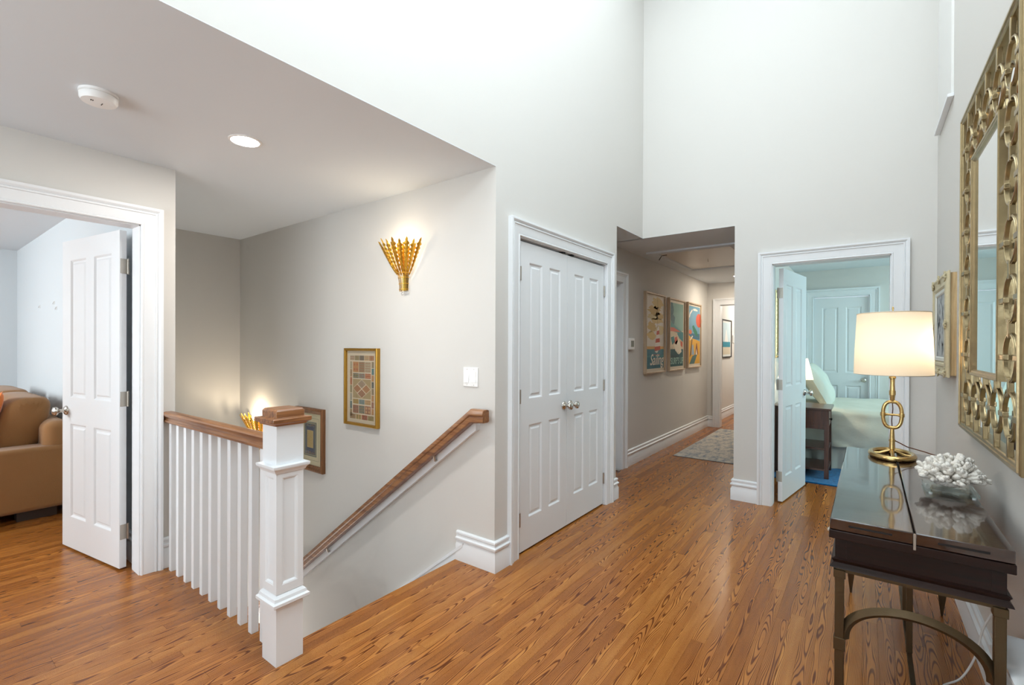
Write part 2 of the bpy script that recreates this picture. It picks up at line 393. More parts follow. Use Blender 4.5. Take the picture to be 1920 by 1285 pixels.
wall('wall_left_room_back', [(-2.7, .945, 7.74, 7.86, -.02, CZ)], lwallm, 'pale blue grey far wall of the left room')
wall('wall_left_room_window', [(-2.7, -2.6, LY+T, 7.74, -.02, CZ)], lwallm, 'pale window side wall of the left room')
wall('wall_bedroom', [(BX, BX+T, BO1, PE, -.02, CZ+e), (BX, BX+T, BO0, BO1, ZT, CZ+e), (BX, BX+T, MY, BO0, -.02, CZ+e), (BX, BX+T, MY-T, WY, CZ+e, ZH), (BX, BX+T, -2.7, MY, -.02, CZ)], wallm, 'tall pale wall around the bedroom doorway')
wall('wall_right', [(-2.7, BX, MY-T, MY, -.02, ZH)], wallm, 'pale wall carrying the tall fretwork mirror')
wall('wall_back', [(-2.7, -2.6, MY, LY, -.02, 1.0-.25), (-2.7, -2.6, MY, 0, .75, 2.38), (-2.7, -2.6, 3.1, LY, .75, CZ), (-2.7, -2.6, MY, WY, 2.38, ZH), (-2.7, -2.6, WY, LY, 2.38, CZ)], wallm, 'pale wall behind the landing with an assumed window')
HD0, HD1 = 3.99, 4.835
wall('wall_hall_left', [(CE-T, HD0, HY, HY+T, -.02, CZ), (HD0, HD1, HY, HY+T, ZT, CZ), (HD1, 11.3, HY, HY+T, -.02, CZ)], wallm, 'greige hallway wall hung with three posters')
wall('wall_hall_right', [(BX+T, 11.3, PE-T, PE, -.02, CZ)], wallm, 'wall between hallway and bedroom')
HX0, HX1 = 1.05, 1.912
wall('wall_hall_end', [(HE, HE+T, HX1, HY, -.02, CZ), (HE, HE+T, HX0, HX1, ZT, CZ), (HE, HE+T, PE, HX0, -.02, CZ)], wallm, 'greige wall around the doorway at the hallway end')
wall('wall_far_room', [(11.2, 11.3, PE, HY, -.02, CZ)], wallm, 'far wall of the room past the hallway')
FB = 7.8; FO0, FO1 = -.062, .565
wall('wall_bedroom_far', [(FB, FB+T, FO1, PE-T, -.02, CZ), (FB, FB+T, FO0, FO1, ZT, CZ), (FB, FB+T, -2.7, FO0, -.02, CZ)], wallm, 'bedroom wall behind the bed around a panelled door')
wall('wall_bedroom_window', [(BX+T, FB, -2.7, -2.6, -.02, CZ)], wallm, 'bedroom wall on the window side')
def ceil(boxes, label):
    b = M()
    for q in boxes: b.box(*q)
    o = b.build('ceiling', ceilm); return tag(o, label, 'ceiling', kind='structure')
ceil([(-2.6, SX, WY, WY+T, CZ, CZ+e), (-2.6, SX, WY+T, LY, CZ, CZ+.1), (LE, SX, LY, FY+.02, CZ, CZ+.1)], 'low white ceiling above railing and stairs with a round downlight')
ceil([(CE, BX+.02, WY, HY+.02, CZ, CZ+e), (BX, 11.3, PE, HY+.02, CZ, CZ+e)], 'low white hallway ceiling with an attic hatch')
ceil([(BX+T, FB, -2.65, PE-T, CZ, CZ+.1)], 'white bedroom ceiling')
ceil([(-2.7, .945, LY+T, 7.8, CZ, CZ+.1)], 'white ceiling of the left room')
ceil([(-2.7, BX+T, MY-T, WY+T, ZH, ZH+.1)], 'high ceiling above the landing')

# assumed back window of the landing (unseen, added for its light) and the skylight frame
def window(name, x, y0, y1, z0, z1, label):
    o = thing(name, (x, (y0+y1)/2, z0), label, 'window', kind='structure')
    f = M()
    for q in ((y0, y0+.06, z0, z1), (y1-.06, y1, z0, z1), (y0, y1, z0, z0+.06), (y0, y1, z1-.06, z1), ((y0+y1)/2-.03, (y0+y1)/2+.03, z0, z1)): f.box(x-.06, x, *q)
    f.build('window_frame', white, o)
    for a, b_ in ((y0+.06, (y0+y1)/2-.03), ((y0+y1)/2+.03, y1-.06)): M().box(x-.045, x-.04, a, b_, z0+.06, z1-.06).build('pane', glassp, o)
window('assumed_window', -2.6, 0, 3.1, .75, 2.38, 'assumed white framed window behind the landing')

def window_box(name, label, x0, x1, y0, y1, z0, z1, thin):
    o = thing(name, ((x0+x1)/2, (y0+y1)/2, z0), label, 'window', kind='structure')
    lo, hi = [x0, y0, z0], [x1, y1, z1]; ax = [a for a in range(3) if a != thin]; f = M()
    for a in ax:
        for side in (0, 1):
            l, h = lo[:], hi[:]
            if side: l[a] = hi[a]-.06
            else: h[a] = lo[a]+.06
            f.box(l[0], h[0], l[1], h[1], l[2], h[2])
    l, h = lo[:], hi[:]; m_ = (lo[ax[0]]+hi[ax[0]])/2; l[ax[0]], h[ax[0]] = m_-.025, m_+.025; f.box(l[0], h[0], l[1], h[1], l[2], h[2])
    f.build('window_frame', white, o)
    for s0, s1_ in ((lo[ax[0]]+.06, m_-.025), (m_+.025, hi[ax[0]]-.06)):
        l, h = lo[:], hi[:]; l[ax[0]], h[ax[0]] = s0, s1_; l[ax[1]] += .06; h[ax[1]] -= .06
        c_ = (lo[thin]+hi[thin])/2; l[thin], h[thin] = c_-.003, c_+.003
        M().box(l[0], h[0], l[1], h[1], l[2], h[2]).build('pane', glassp, o)
window_box('added_high_window', 'added white framed high window around the fill light on the mirror wall', -.5, 2.1, MY+.001, MY+.03, 3.1, 4.5, 1)  # frame and panes added only to dress the high fill light
window_box('window_3', 'white framed skylight in the high ceiling', -.6, 3.8, -.3, 1.6, ZH-.04, ZH-.001, 2)
window_box('window_4', 'white framed bedroom window', 5.3, 7.3, -2.599, -2.56, .8, 2.38, 1)
window_box('window_5', 'white framed window of the left room', -2.599, -2.56, 4.6, 6.6, .75, 2.38, 0)

# ------------------------------------------------------------------ casings, baseboards
CPROF = [(0, 0), (0, .013), (.004, .017), (.009, .017), (.013, .012), (.018, .0145), (.066, .018), (.069, .0245), (.076, .0245), (.079, .019), (.084, .027), (.092, .032), (.105, .032), (.105, 0)]
tn = [0]
def casing(plane, c, s0, s1, zt, sign, label, depth=T, m=white, jamb=True):
    """U-shaped moulded casing. plane 'Y': wall face y=c; plane 'X': x=c; sign -1 = proud towards lower coordinate"""
    b = M(); rings = []
    def mp(s, off, z): return (s, c+sign*off, z) if plane == 'Y' else (c+sign*off, s, z)
    for a, t in CPROF:
        rings.append([mp(s0-a, t, 0), mp(s0-a, t, zt+a), mp(s1+a, t, zt+a), mp(s1+a, t, 0)])
    n = len(rings); vs = [p for r in rings for p in r]; fs = []
    for i in range(n-1):
        for kk in range(3): fs.append((i*4+kk, i*4+kk+1, (i+1)*4+kk+1, (i+1)*4+kk))
    fs.append(tuple(i*4 for i in range(n))); fs.append(tuple(i*4+3 for i in range(n)))
    b.add(vs, fs)
    if jamb:
        def bx(sa, sb, z0, z1, d0=-.002, d1=depth+.002):
            p, q = c-sign*d0, c-sign*d1
            lo, hi = min(p, q), max(p, q)
            b.box(sa, sb, lo, hi, z0, z1) if plane == 'Y' else b.box(lo, hi, sa, sb, z0, z1)
        j = .018
        bx(s0-.001, s0+j-.012, 0, zt); bx(s1-j+.012, s1+.001, 0, zt); bx(s0, s1, zt-j+.012, zt+.001)
    tn[0] += 1
    o = b.build('trim_%d' % tn[0], m, smooth=30); return tag(o, label, 'door trim', kind='structure')
casing('Y', WY, CO0, CO1, ZT, -1, 'white moulded casing around the double closet doors')
casing('Y', LY, LO0, LO1, ZT, -1, 'white moulded casing around the doorway with the sofa')
casing('X', BX, BO0, BO1, ZT, -1, 'white moulded casing around the bedroom doorway')
casing('Y', HY, HD0, HD1, ZT, -1, 'white casing of the hallway side door left of the posters')
casing('X', HE, HX0, HX1, ZT, -1, 'white casing of the doorway at the hallway end')
casing('X', FB, FO0, FO1, ZT, -1, 'white casing of the panelled door behind the bed')
BPROF = [(0, 0), (.02, 0), (.02, .098), (.013, .112), (.012, .122), (.0225, .130), (.0235, .141), (.0135, .148), (.012, .160), (.017, .166), (.016, .176), (.008, .182), (0, .182)]
def baseboard(name, path, label, side=1, m=white, prof=BPROF):
    """moulded board swept along a floor path, proud towards the left (+1) or right (-1) of the path"""
    P_ = [Vector((p[0], p[1])) for p in path]; nrm = []
    for i in range(len(P_)-1):
        d = (P_[i+1]-P_[i]).normalized(); nrm.append(Vector((-d.y, d.x))*side)
    rings = []
    for i, p in enumerate(P_):
        if i == 0: mvec = nrm[0]
        elif i == len(P_)-1: mvec = nrm[-1]
        else:
            mvec = nrm[i-1]+nrm[i]; mvec = mvec/mvec.dot(nrm[i])
        rings.append([(p.x+mvec.x*a, p.y+mvec.y*a, z) for a, z in prof])
    b = M().strip(rings)
    o = b.build(name, m, smooth=28); return tag(o, label, 'baseboard', kind='structure')
baseboard('baseboard_stair_corner', [(CO0-CW, WY), (SX, WY), (SX, 2.045)], 'white baseboard wrapping the corner at the top of the stairs', 1)
baseboard('baseboard_closet', [(CE, HY-.03), (CE, WY), (CO1+CW, WY)], 'short white baseboard right of the closet doors', 1)
baseboard('baseboard_pier', [(BX, BO1+CW), (BX, PE), (BX+.6, PE)], 'white baseboard on the pier left of the bedroom door', 1) if False else None
baseboard('baseboard_pier', [(BX+.5, PE), (BX, PE), (BX, BO1+CW)], 'white baseboard wrapping the pier left of the bedroom door', -1)
baseboard('baseboard_hall', [(HE, HX1+CW), (HE, HY), (HD1+CW, HY)], 'long white baseboard below the hallway posters', 1)
baseboard('baseboard_left', [(LE, LY), (LO1+CW, LY)], 'short white baseboard behind the railing', 1)
baseboard('baseboard_right', [(BX, BO0-CW), (BX, MY), (2.62, MY)], 'white baseboard along the wall behind the console table', 1) if False else None
baseboard('baseboard_right', [(2.1, MY), (BX, MY), (BX, BO0-CW)], 'white baseboard along the wall behind the console table', 1)
baseboard('baseboard_far_room', [(11.2, HY), (HE+T, HY)], 'white baseboard seen through the far doorway', 1)
baseboard('baseboard_left_room', [(.945, 7.7), (.945, LY+T)], 'white baseboard behind the open left door', -1)
# projecting white plinth at the right picture edge
b = M(); rings = []
for a, z in [(0, 0), (.03, 0), (.03, .37), (.036, .375), (.036, .385), (.024, .395), (.022, .405), (.034, .42), (.034, .43), (.02, .437), (0, .437)]:
    rings.append([(2.10+a, MY-.001, z), (2.10+a, MY+.05+a, z), (1.2, MY+.05+a, z), (1.2, MY-.001, z)])
b.strip(rings)
tag(b.build('trim_20', white, smooth=28), 'white moulded plinth cover low on the wall at the right edge', 'trim', kind='structure')

# ------------------------------------------------------------------ stairs
st = thing('staircase', (1.63, 3.5, -2.4), 'oak and white stair flight going down beside the railing', 'stairs', kind='structure')
RZ, RN = .193, .25
for i in range(12):
    y0 = 2.07+RN*i; z1 = -RZ*(i+1)
    M().box(1.10, SX-.016, y0-.03, y0+RN, z1-.03, z1).build('tread', oakr, st, bevel=.006)
    M().box(1.10, SX-.016, y0-.03-.0, y0-.012, z1, z1+RZ-.03 if i else -.02).build('riser', white, st)
M().box(1.10, SX-.002, 1.99, 2.062, -.03, 0).build('nosing', oakr, st) if False else None
b = M()   # skirt board
ya, za, sl = 1.985, .112, -RZ/RN
for x0, x1 in ((SX-.016, SX-.0005),):
    b.add([(x, y, z) for x in (x0, x1) for y, z in ((ya, za), (FY, za+sl*(FY-ya)), (FY, za+sl*(FY-ya)-.34), (ya, za-.34))], [(0, 1, 2, 3), (4, 7, 6, 5), (0, 4, 5, 1), (2, 6, 7, 3), (1, 5, 6, 2), (0, 3, 7, 4)])
b.build('skirt_board', white, st)
b = M(); b.add([(x, y, z) for x in (SX-.022, SX-.0005) for y, z in ((ya, za+.004), (FY, za+.004+sl*(FY-ya)), (FY, za-.018+sl*(FY-ya)), (ya, za-.018))], [(0, 1, 2, 3), (4, 7, 6, 5), (0, 4, 5, 1), (2, 6, 7, 3), (1, 5, 6, 2), (0, 3, 7, 4)])
b.build('skirt_cap', white, st)
M().box(1.09, 1.10, 2.05, FY, -2.8, -.02).build('stringer', white, st)
M().box(1.09, SX, 2.03, 2.042, -2.8, -.02).build('back_riser', white, st)
M().box(LE, SX, 2.05, FY, -2.6, -2.5).build('lower_floor', oakr, st)

# ------------------------------------------------------------------ doors
def recess_door(name, label, width, hgt, thick, cols, place, knob_s, knob_both=True, hinge_side='L', m=doorw, kn=nickel, closet=False, hinges=True, cat='door'):
    """local frame: u along width, d depth (0 = visible face, + = away), z up.  place(u,d,z)->world"""
    o = thing(name, place(width/2, thick/2, 0), label, cat, kind='structure')
    rowsz = [(.212, .825), (.992, 1.89)]
    us = [0]+[c for p in cols for c in p]+[width]; zs = [.012]+[c for p in rowsz for c in p]+[hgt]
    b = M()
    def pbox(bb, u0, u1, d0, d1, z0, z1):
        bb.add([place(u, d, z) for z in (z0, z1) for d in (d0, d1) for u in (u0, u1)], [(0, 2, 3, 1), (4, 5, 7, 6), (0, 1, 5, 4), (2, 6, 7, 3), (0, 4, 6, 2), (1, 3, 7, 5)])
    for i in range(len(us)-1):
        for j in range(len(zs)-1):
            if i % 2 == 1 and j % 2 == 1: continue
            pbox(b, us[i], us[i+1], 0, thick, zs[j], zs[j+1])
    b.build('leaf', m, o)
    for (u0, u1) in cols:
        for (z0, z1) in rowsz:
            q = M()
            for d0, s in ((0, 1), (thick, -1)):
                # sloped sticking, recessed field, raised centre
                def ring(ins, dep): return [place(u, d0+s*dep, z) for u, z in ((u0+ins, z0+ins), (u1-ins, z0+ins), (u1-ins, z1-ins), (u0+ins, z1-ins))]
                R = [ring(0, 0), ring(.004, .001), ring(.014, .010), ring(.018, .010), ring(.024, .0095), ring(.036, .0035), ring(.037, .0035)]
                vs = [p for r in R for p in r]; fs = []
                for i in range(len(R)-1):
                    for kk in range(4): fs.append((i*4+kk, i*4+(kk+1) % 4, (i+1)*4+(kk+1) % 4, (i+1)*4+kk))
                fs.append(tuple((len(R)-1)*4+kk for kk in range(4)))
                q.add(vs, fs)
            q.build('panel', m, o, smooth=20)
    ku, kz = knob_s, .905
    for d0, s in ((0, -1),)+(((thick, 1),) if knob_both else ()):
        a = Vector(place(ku, d0, kz)); ax = (Vector(place(ku, d0+s*.1, kz))-a).normalized()
        M().lathe([(.031, 0), (.031, .003), (.026, .009), (.015, .012), (.011, .016), (.0095, .034), (.013, .04), (.024, .047), (.0285, .056), (.026, .065), (.014, .072), (.001, .074)], a, ax, 24).build('knob', kn, o, smooth=40)
    if hinges:
        for hz in (.225, 1.015, 1.805):
            hb = M(); hu = 0 if hinge_side == 'L' else width
            if closet:
                sg = -1 if hinge_side == 'L' else 1
                hb.lathe([(.0065, -.045), (.0065, .045)], place(hu+sg*.004, -.004, hz), (0, 0, 1), 10)
                hb.add([place(hu+sg*t, d, hz+zz) for zz in (-.044, .044) for d in (-.002, .006) for t in (-.004, .012)], [(0, 2, 3, 1), (4, 5, 7, 6), (0, 1, 5, 4), (2, 6, 7, 3), (0, 4, 6, 2), (1, 3, 7, 5)])
            else:
                # leaf plate on the door edge and the barrel
                sg = -1 if hinge_side == 'L' else 1
                hb.add([place(hu+sg*t, d, hz+zz) for zz in (-.044, .044) for d in (.004, thick+.006) for t in (-.001, .002)], [(0, 2, 3, 1), (4, 5, 7, 6), (0, 1, 5, 4), (2, 6, 7, 3), (0, 4, 6, 2), (1, 3, 7, 5)])
                hb.lathe([(.0065, -.046), (.0065, .046)], place(hu+sg*.004, thick+.007, hz), (0, 0, 1), 10)
            hb.build('hinge', hinge_m, o, bevel=.001)
    return o
# closet pair
cl = lambda x0: (lambda u, d, z: Vector((x0+u, WY+.014+d, z)))
recess_door('door_1', 'left leaf of the white double closet doors', .592, 2.013, .035, [(.1, .262), (.346, .502)], cl(2.453), .553, False, 'L', closet=True)
recess_door('door_2', 'right leaf of the white double closet doors', .61, 2.013, .035, [(.106, .264), (.352, .514)], cl(3.048), .05, False, 'R', closet=True)
b = M().box(CO0+.006, CO1-.006, WY+.055, WY+.075, 0, ZT-.006); tag(b.build('closet_stop', white), 'white stop board behind the closet doors', 'door stop', kind='structure')
cc = thing('ball_catch', (3.046, WY+.03, 2.0155), 'pair of dark ball catches above the closet doors', 'door catch', kind='structure')
for x in (2.985, 3.11): M().box(x-.016, x+.016, WY+.004, WY+.04, 2.0155, 2.0262).build('catch', mat('dark_catch', '1E1E20', .5, .5), cc)
# left room door, swung inwards
p0 = Vector((.85, 3.523)); t_ = (Vector((.73, 4.26))-p0).normalized(); n_ = Vector((t_.y, -t_.x))
pl_left = lambda u, d, z: Vector((p0.x+t_.x*u+n_.x*d, p0.y+t_.y*u+n_.y*d, z))
recess_door('door_3', 'open white four-panel door in front of the sofa', .747, 2.016, .035, [(.097, .322), (.42, .637)], pl_left, .69, True, 'L')
# bedroom door, swung inwards
q0 = Vector((4.63, .553)); tb = (Vector((5.355, .447))-q0).normalized(); nb = Vector((-tb.y, tb.x))
pl_bed = lambda u, d, z: Vector((q0.x+tb.x*u+nb.x*d, q0.y+tb.y*u+nb.y*d, z))
recess_door('door_4', 'open white door swung into the bedroom beside the nightstand', .733, 2.016, .035, [(.085, .29), (.385, .585)], pl_bed, .68, True, 'L')
# far bedroom door (closed) and hallway side door
recess_door('door_5', 'closed panelled door behind the bed', FO1-FO0-.014, 2.02, .035, [(.09, .28), (.36, .535)], lambda u, d, z: Vector((FB+.03+d, FO1-.007-u, z)), .56, False, 'L', hinges=False)
recess_door('door_6', 'closed white door in the hallway wall beside the thermostat', HD1-HD0-.014, 2.02, .035, [(.1, .36), (.46, .72)], lambda u, d, z: Vector((HD0+.007+u, HY+.085+d, z)), .06, False, 'R', hinges=False)

# ------------------------------------------------------------------ stair railing
N1, N2, NW = .984, 1.946, .117
rl = thing('stair_railing', (N1+NW/2, 2.65, 0), 'white baluster railing with oak rail and square newel post', 'railing')
ncx, ncy = N1+NW/2, N2+NW/2; hw = NW/2
b = M().box(ncx-hw, ncx+hw, ncy-hw, ncy+hw, 0, .262)
b.box(ncx-hw+.006, ncx+hw-.006, ncy-hw+.006, ncy+hw-.006, .262, .30)
b.box(ncx-hw, ncx+hw, ncy-hw, ncy+hw, .30, .335); b.box(ncx-hw, ncx+hw, ncy-hw, ncy+hw, .785, 1.01)
for sx in (-1, 1):
    for sy in (-1, 1):
        xa, xb = sorted((ncx+sx*hw, ncx+sx*(hw-.024))); ya, yb = sorted((ncy+sy*hw, ncy+sy*(hw-.024)))
        b.box(xa, xb, ya, yb, .335, .785)
nw = b.build('newel_post', white, rl)
for ax in (0, 1):          # sunk panel with sloped sticking on each face
    for sg in (-1, 1):
        def fp_(a, z, d): return (ncx+sg*(hw-d), ncy+a, z) if ax == 0 else (ncx+a, ncy+sg*(hw-d), z)
        R_ = []
        for ins, dp in ((0, 0), (.002, .0015), (.004, .0015), (.011, .008), (.013, .008)):
            a_ = hw-.024-ins; R_.append([fp_(a, z, dp) for a, z in ((-a_, .335+ins), (a_, .335+ins), (a_, .785-ins), (-a_, .785-ins))])
        q = M().strip(R_, cap=False); q.add(R_[-1], [(0, 1, 2, 3)])
        q.build('newel_panel', white, nw, smooth=20)
def collar(prof, name, m, par, bev=0):
    b = M(); rings = [[(ncx+i*r, ncy+j*r, z) for i, j in ((-1, -1), (1, -1), (1, 1), (-1, 1))] for r, z in prof]
    b.strip(rings); return b.build(name, m, par, smooth=25, bevel=bev)
collar([(hw-.002, .246), (hw+.012, .25), (hw+.02, .256), (hw+.02, .268), (hw+.012, .274), (hw+.009, .286), (hw+.004, .292), (hw-.002, .298)], 'base_moulding', white, nw)
collar([(hw-.001, .802), (hw+.006, .806), (hw+.01, .816), (hw+.018, .824), (hw+.02, .83), (hw+.02, .837), (hw-.001, .839)], 'neck_moulding', white, nw)
cap = collar([(hw-.002, 1.002), (hw+.008, 1.0025), (hw+.012, 1.010), (hw+.025, 1.017), (hw+.025, 1.034), (hw+.003, 1.0345), (hw+.003, 1.063), (hw-.004, 1.071)], 'newel_cap', oakc, nw, .0025)
BYs = [3.269-.1117*i for i in range(11)]
bal0 = M().box(1.030, 1.0635, BYs[0], BYs[0]+.0335, 0, .89).build('baluster', white, rl, bevel=.0015)
for y in BYs[1:]: copy_part(bal0, rl, (0, y-BYs[0], 0))
# oak rail cross-section swept along y
cx = 1.0465
RP = [(-.026, .884), (-.029, .888), (-.029, .896), (-.024, .902), (-.0235, .91), (-.029, .918), (-.034, .928), (-.034, .936), (-.028, .942), (-.014, .946), (.014, .946), (.028, .942), (.034, .936), (.034, .928), (.029, .918), (.0235, .91), (.024, .902), (.029, .896), (.029, .888), (.026, .884)]
M().strip([[(cx+a, y, z-.008) for a, z in RP] for y in (N2+NW-.002, LY-.001)]).build('handrail', oakr, rl, smooth=30)

# ------------------------------------------------------------------ wall handrail
hr = thing('wall_handrail', (SX-.04, 2.4, .2), 'dark oak handrail sloping down the stairwell wall', 'handrail')
HP = [(-.030, .016), (-.026, .034), (-.014, .040), (.016, .040), (.030, .034), (.030, -.030), (.02, -.036), (-.02, -.036), (-.029, -.030), (-.029, -.006), (-.0245, -.003), (-.0245, .004), (-.030, .008)]
sl = -.7515; path = [(1.768, .925, 1.0), (1.872, .920, 1.12), (5.0, .920+sl*(5.0-1.872), 1.25)]
xr = SX-.062
M().strip([[(xr+a, y, z+b_*s) for a, b_ in HP] for y, z, s in path]).build('rail', oakr, hr, smooth=30, bevel=.001)
b = M(); pts = [(1.86, .905), (1.89, .88), (5.0, .905+sl*(5.0-1.87)-.03)]
b.add([(x, y, z) for x in (SX-.035, SX) for y, z in ((1.868, .885), (1.89, .87), (5.0, .87+sl*(5.0-1.89)), (5.0, .81+sl*(5.0-1.89)), (1.9, .808), (1.868, .83))],
      [(0, 1, 2, 3, 4, 5), (6, 11, 10, 9, 8, 7), (0, 6, 7, 1), (1, 7, 8, 2), (2, 8, 9, 3), (3, 9, 10, 4), (4, 10, 11, 5), (5, 11, 6, 0)])
b.build('backing_strip', white, hr)
for y in (2.2, 3.4, 4.6):
    z = .92+sl*(y-1.872)
    M().tube([(SX, y, z-.07), (SX-.05, y, z-.07), (xr, y, z-.03)], .008, 8).build('bracket', hinge_m, hr, smooth=40)

# ------------------------------------------------------------------ sconces
def make_sconce(label):
    base = Vector((SX, 2.54, 1.70))
    o = thing('wall_sconce', base, label, 'sconce', 'gold wheat sheaf sconces in the stairwell')
    Hs = .345
    def prof(t):                       # radius of the half basket at height t
        if t < .33: return .040+.012*(t/.33)**2
        u = (t-.33)/.67; return .052+.140*(u**.85)
    def P_(th, t, dr=0):
        r = prof(t)+dr
        return base+Vector((-(.012+.86*r*math.cos(th)), r*math.sin(th), .012+Hs*t))
    rs = random.Random(3)
    nleaf = 11
    for row, n, t1, wmax in ((0, 11, 1.0, .138), (1, 10, .92, .085)):
        for i in range(n):
            th = -1.42+2.84*(i+.5*row)/(n-1)
            if row: th = -1.42+2.84*(i+.5)/n
            tt = t1-(.03 if i % 2 else 0)-rs.uniform(0, .015); K = 26; L_ = []; Cc = []; R_ = []
            b = M()
            for kk in range(K+1):
                t = tt*kk/K
                if t < .34: wd = .0012 if row else .0017
                elif kk == K: wd = .0006
                else:
                    u = (t-.34)/(tt-.34); wd = wmax*prof(t)*(1.0 if kk % 2 else .55)*(1 if u < .84 else max(.2, (1-u)/.16))
                dt = wd/(prof(t)+.004)
                off = -.012 if row else .0
                Cc.append(P_(th, t, off+(.006 if t > .34 else 0))); L_.append(P_(th-dt, t, off)); R_.append(P_(th+dt, t, off))
            vs = []; fs = []
            for kk in range(K+1):
                vs += [L_[kk], Cc[kk], R_[kk], Cc[kk]+Vector((.0015, 0, 0))]
            for kk in range(K):
                for a in range(4): fs.append((kk*4+a, kk*4+(a+1) % 4, (kk+1)*4+(a+1) % 4, (kk+1)*4+a))
            b.add(vs, fs); b.build('leaf', gold, o)
    for t in (.04, .15, .27, .36):
        M().tube([P_(-1.5+3.0*i/16, t, .002) for i in range(17)], .0022, 6).build('band', gold, o, smooth=50)
    M().box(SX-.012, SX-.0005, base.y-.022, base.y+.022, base.z+.02, base.z+.16).build('backplate', bronze, o, bevel=.003)
    M().tube([base+Vector((-.025, .012+.009*math.cos(a), -.004+.009*math.sin(a))) for a in [2*PI*i/14 for i in range(14)]], .0014, 6, True).build('pull_ring', nickel, o, smooth=50)
    M().lathe([(.010, 0), (.010, .02), (.014, .03), (.015, .045), (.010, .065), (.002, .072)], base+Vector((-.05, 0, .24)), (0, 0, 1), 14).build('bulb', emit('sconce_bulb', 'FFE2B0', 6), o, smooth=50)
    return o
s1 = make_sconce('gold wheat sheaf sconce high on the stairwell wall')
s2 = copy_tree(s1, (SX, 4.60, .335), 'gold wheat sheaf sconce low behind the newel post near the corner')
for s, pw_ in ((s1, 1.35), (s2, 4.2)):
    point('sconce_light', ORG[s]+Vector((-.10, 0, .30)), pw_, (1, .83, .6), .02, s)

# ------------------------------------------------------------------ framed pictures
def frame_rect(P, u0, u1, v0, v1, fw, prof, name, m, parent, bevel=0):
    """mitred frame; P(u,v,d)->world, prof list of (inset a, depth d)"""
    rings = []
    for a, d in prof: rings.append([P(u, v, d) for u, v in ((u0+a, v0+a), (u1-a, v0+a), (u1-a, v1-a), (u0+a, v1-a))])
    return M().strip(rings, cap=False).build(name, m, parent, smooth=25, bevel=bevel)
def art(P, polys, parent, d0, name='print'):
    b = M()
    for i, (lay, col, pts) in enumerate(polys):
        b.add([P(u, v, d0+.00022*lay) for u, v in pts], [tuple(range(len(pts)))], col)
    return b.build(name, printm, parent)
def rect(u0, v0, u1, v1): return [(u0, v0), (u1, v0), (u1, v1), (u0, v1)]
rr = random.Random(5)
# gold framed textile print
Ps = lambda u, v, d: Vector((SX-d, 3.225-u, .735+v))          # u runs towards the camera, v up
W1, H1 = .405, .583
p1 = thing('framed_picture', (SX, 3.02, .735), 'thin gold framed patchwork textile print above the handrail', 'picture')
frame_rect(Ps, 0, W1, 0, H1, .02, [(0, 0), (0, .03), (.004, .033), (.014, .033), (.018, .028), (.020, .012)], 'frame', mat('gold_frame', 'B98E3E', .35, .85, bump=.05, var=.1, vscale=50), p1)
polys = [(0, 'E3CDB4', rect(.018, .018, W1-.018, H1-.018))]
pal = ['A8745A', '7F8C82', 'C08A58', '8A8F8E', 'B5674C', '9A8468', '5F7F80', 'CDA070', '90705C', 'B8A58A', '6E6A62', 'A89058']
def cells(u0, v0, u1, v1, nu, nv, lay=1, pa=pal, gap=.004):
    for i in range(nu):
        for j in range(nv):
            a, b_ = u0+(u1-u0)*i/nu, u0+(u1-u0)*(i+1)/nu; c_, d = v0+(v1-v0)*j/nv, v0+(v1-v0)*(j+1)/nv
            polys.append((lay, rr.choice(pa), rect(a+gap/2, c_+gap/2, b_-gap/2, d-gap/2)))
            # little repeat pattern inside the patch
            col = rr.choice(pa)
            nn = rr.choice([2, 3, 4]); mm = max(2, int(nn*(d-c_)/(b_-a)))
            if b_-a > .03:
                for p in range(nn):
                    for q in range(mm):
                        x = a+gap+(b_-a-2*gap)*(p+.5)/nn; y = c_+gap+(d-c_-2*gap)*(q+.5)/mm; s = .32*(b_-a)/nn
                        polys.append((lay+1, col, [(x-s, y), (x, y-s), (x+s, y), (x, y+s)]))
cells(.055, .49, .35, .53, 5, 1); cells(.055, .06, .085, .485, 1, 7); cells(.32, .09, .35, .485, 1, 8)
cells(.092, .40, .314, .483, 3, 1); cells(.092, .355, .314, .396, 3, 1); cells(.055, .045, .35, .085, 4, 1); cells(.092, .09, .314, .155, 3, 1); cells(.092, .16, .314, .20, 3, 1)
polys.append((1, 'B59A72', rect(.092, .205, .314, .35)))
for u, v, c_ in ((.203, .3135, 'A98E78'), (.148, .2775, 'B07C58'), (.258, .2775, 'B8845E'), (.203, .2415, 'A8785C')):
    polys.append((2, 'E8D6BC', [(u-.055, v), (u, v-.036), (u+.055, v), (u, v+.036)])); polys.append((3, c_, [(u-.050, v), (u, v-.0325), (u+.050, v), (u, v+.0325)]))
art(Ps, polys, p1, .012)
M().box(SX-.0165, SX-.0155, 3.225-W1+.019, 3.225-.019, .735+.019, .735+H1-.019).build('glass', glassp, p1)
M().box(SX-.010, SX, 3.225-W1+.003, 3.225-.003, .738, .735+H1-.003).build('backing', sub, p1)
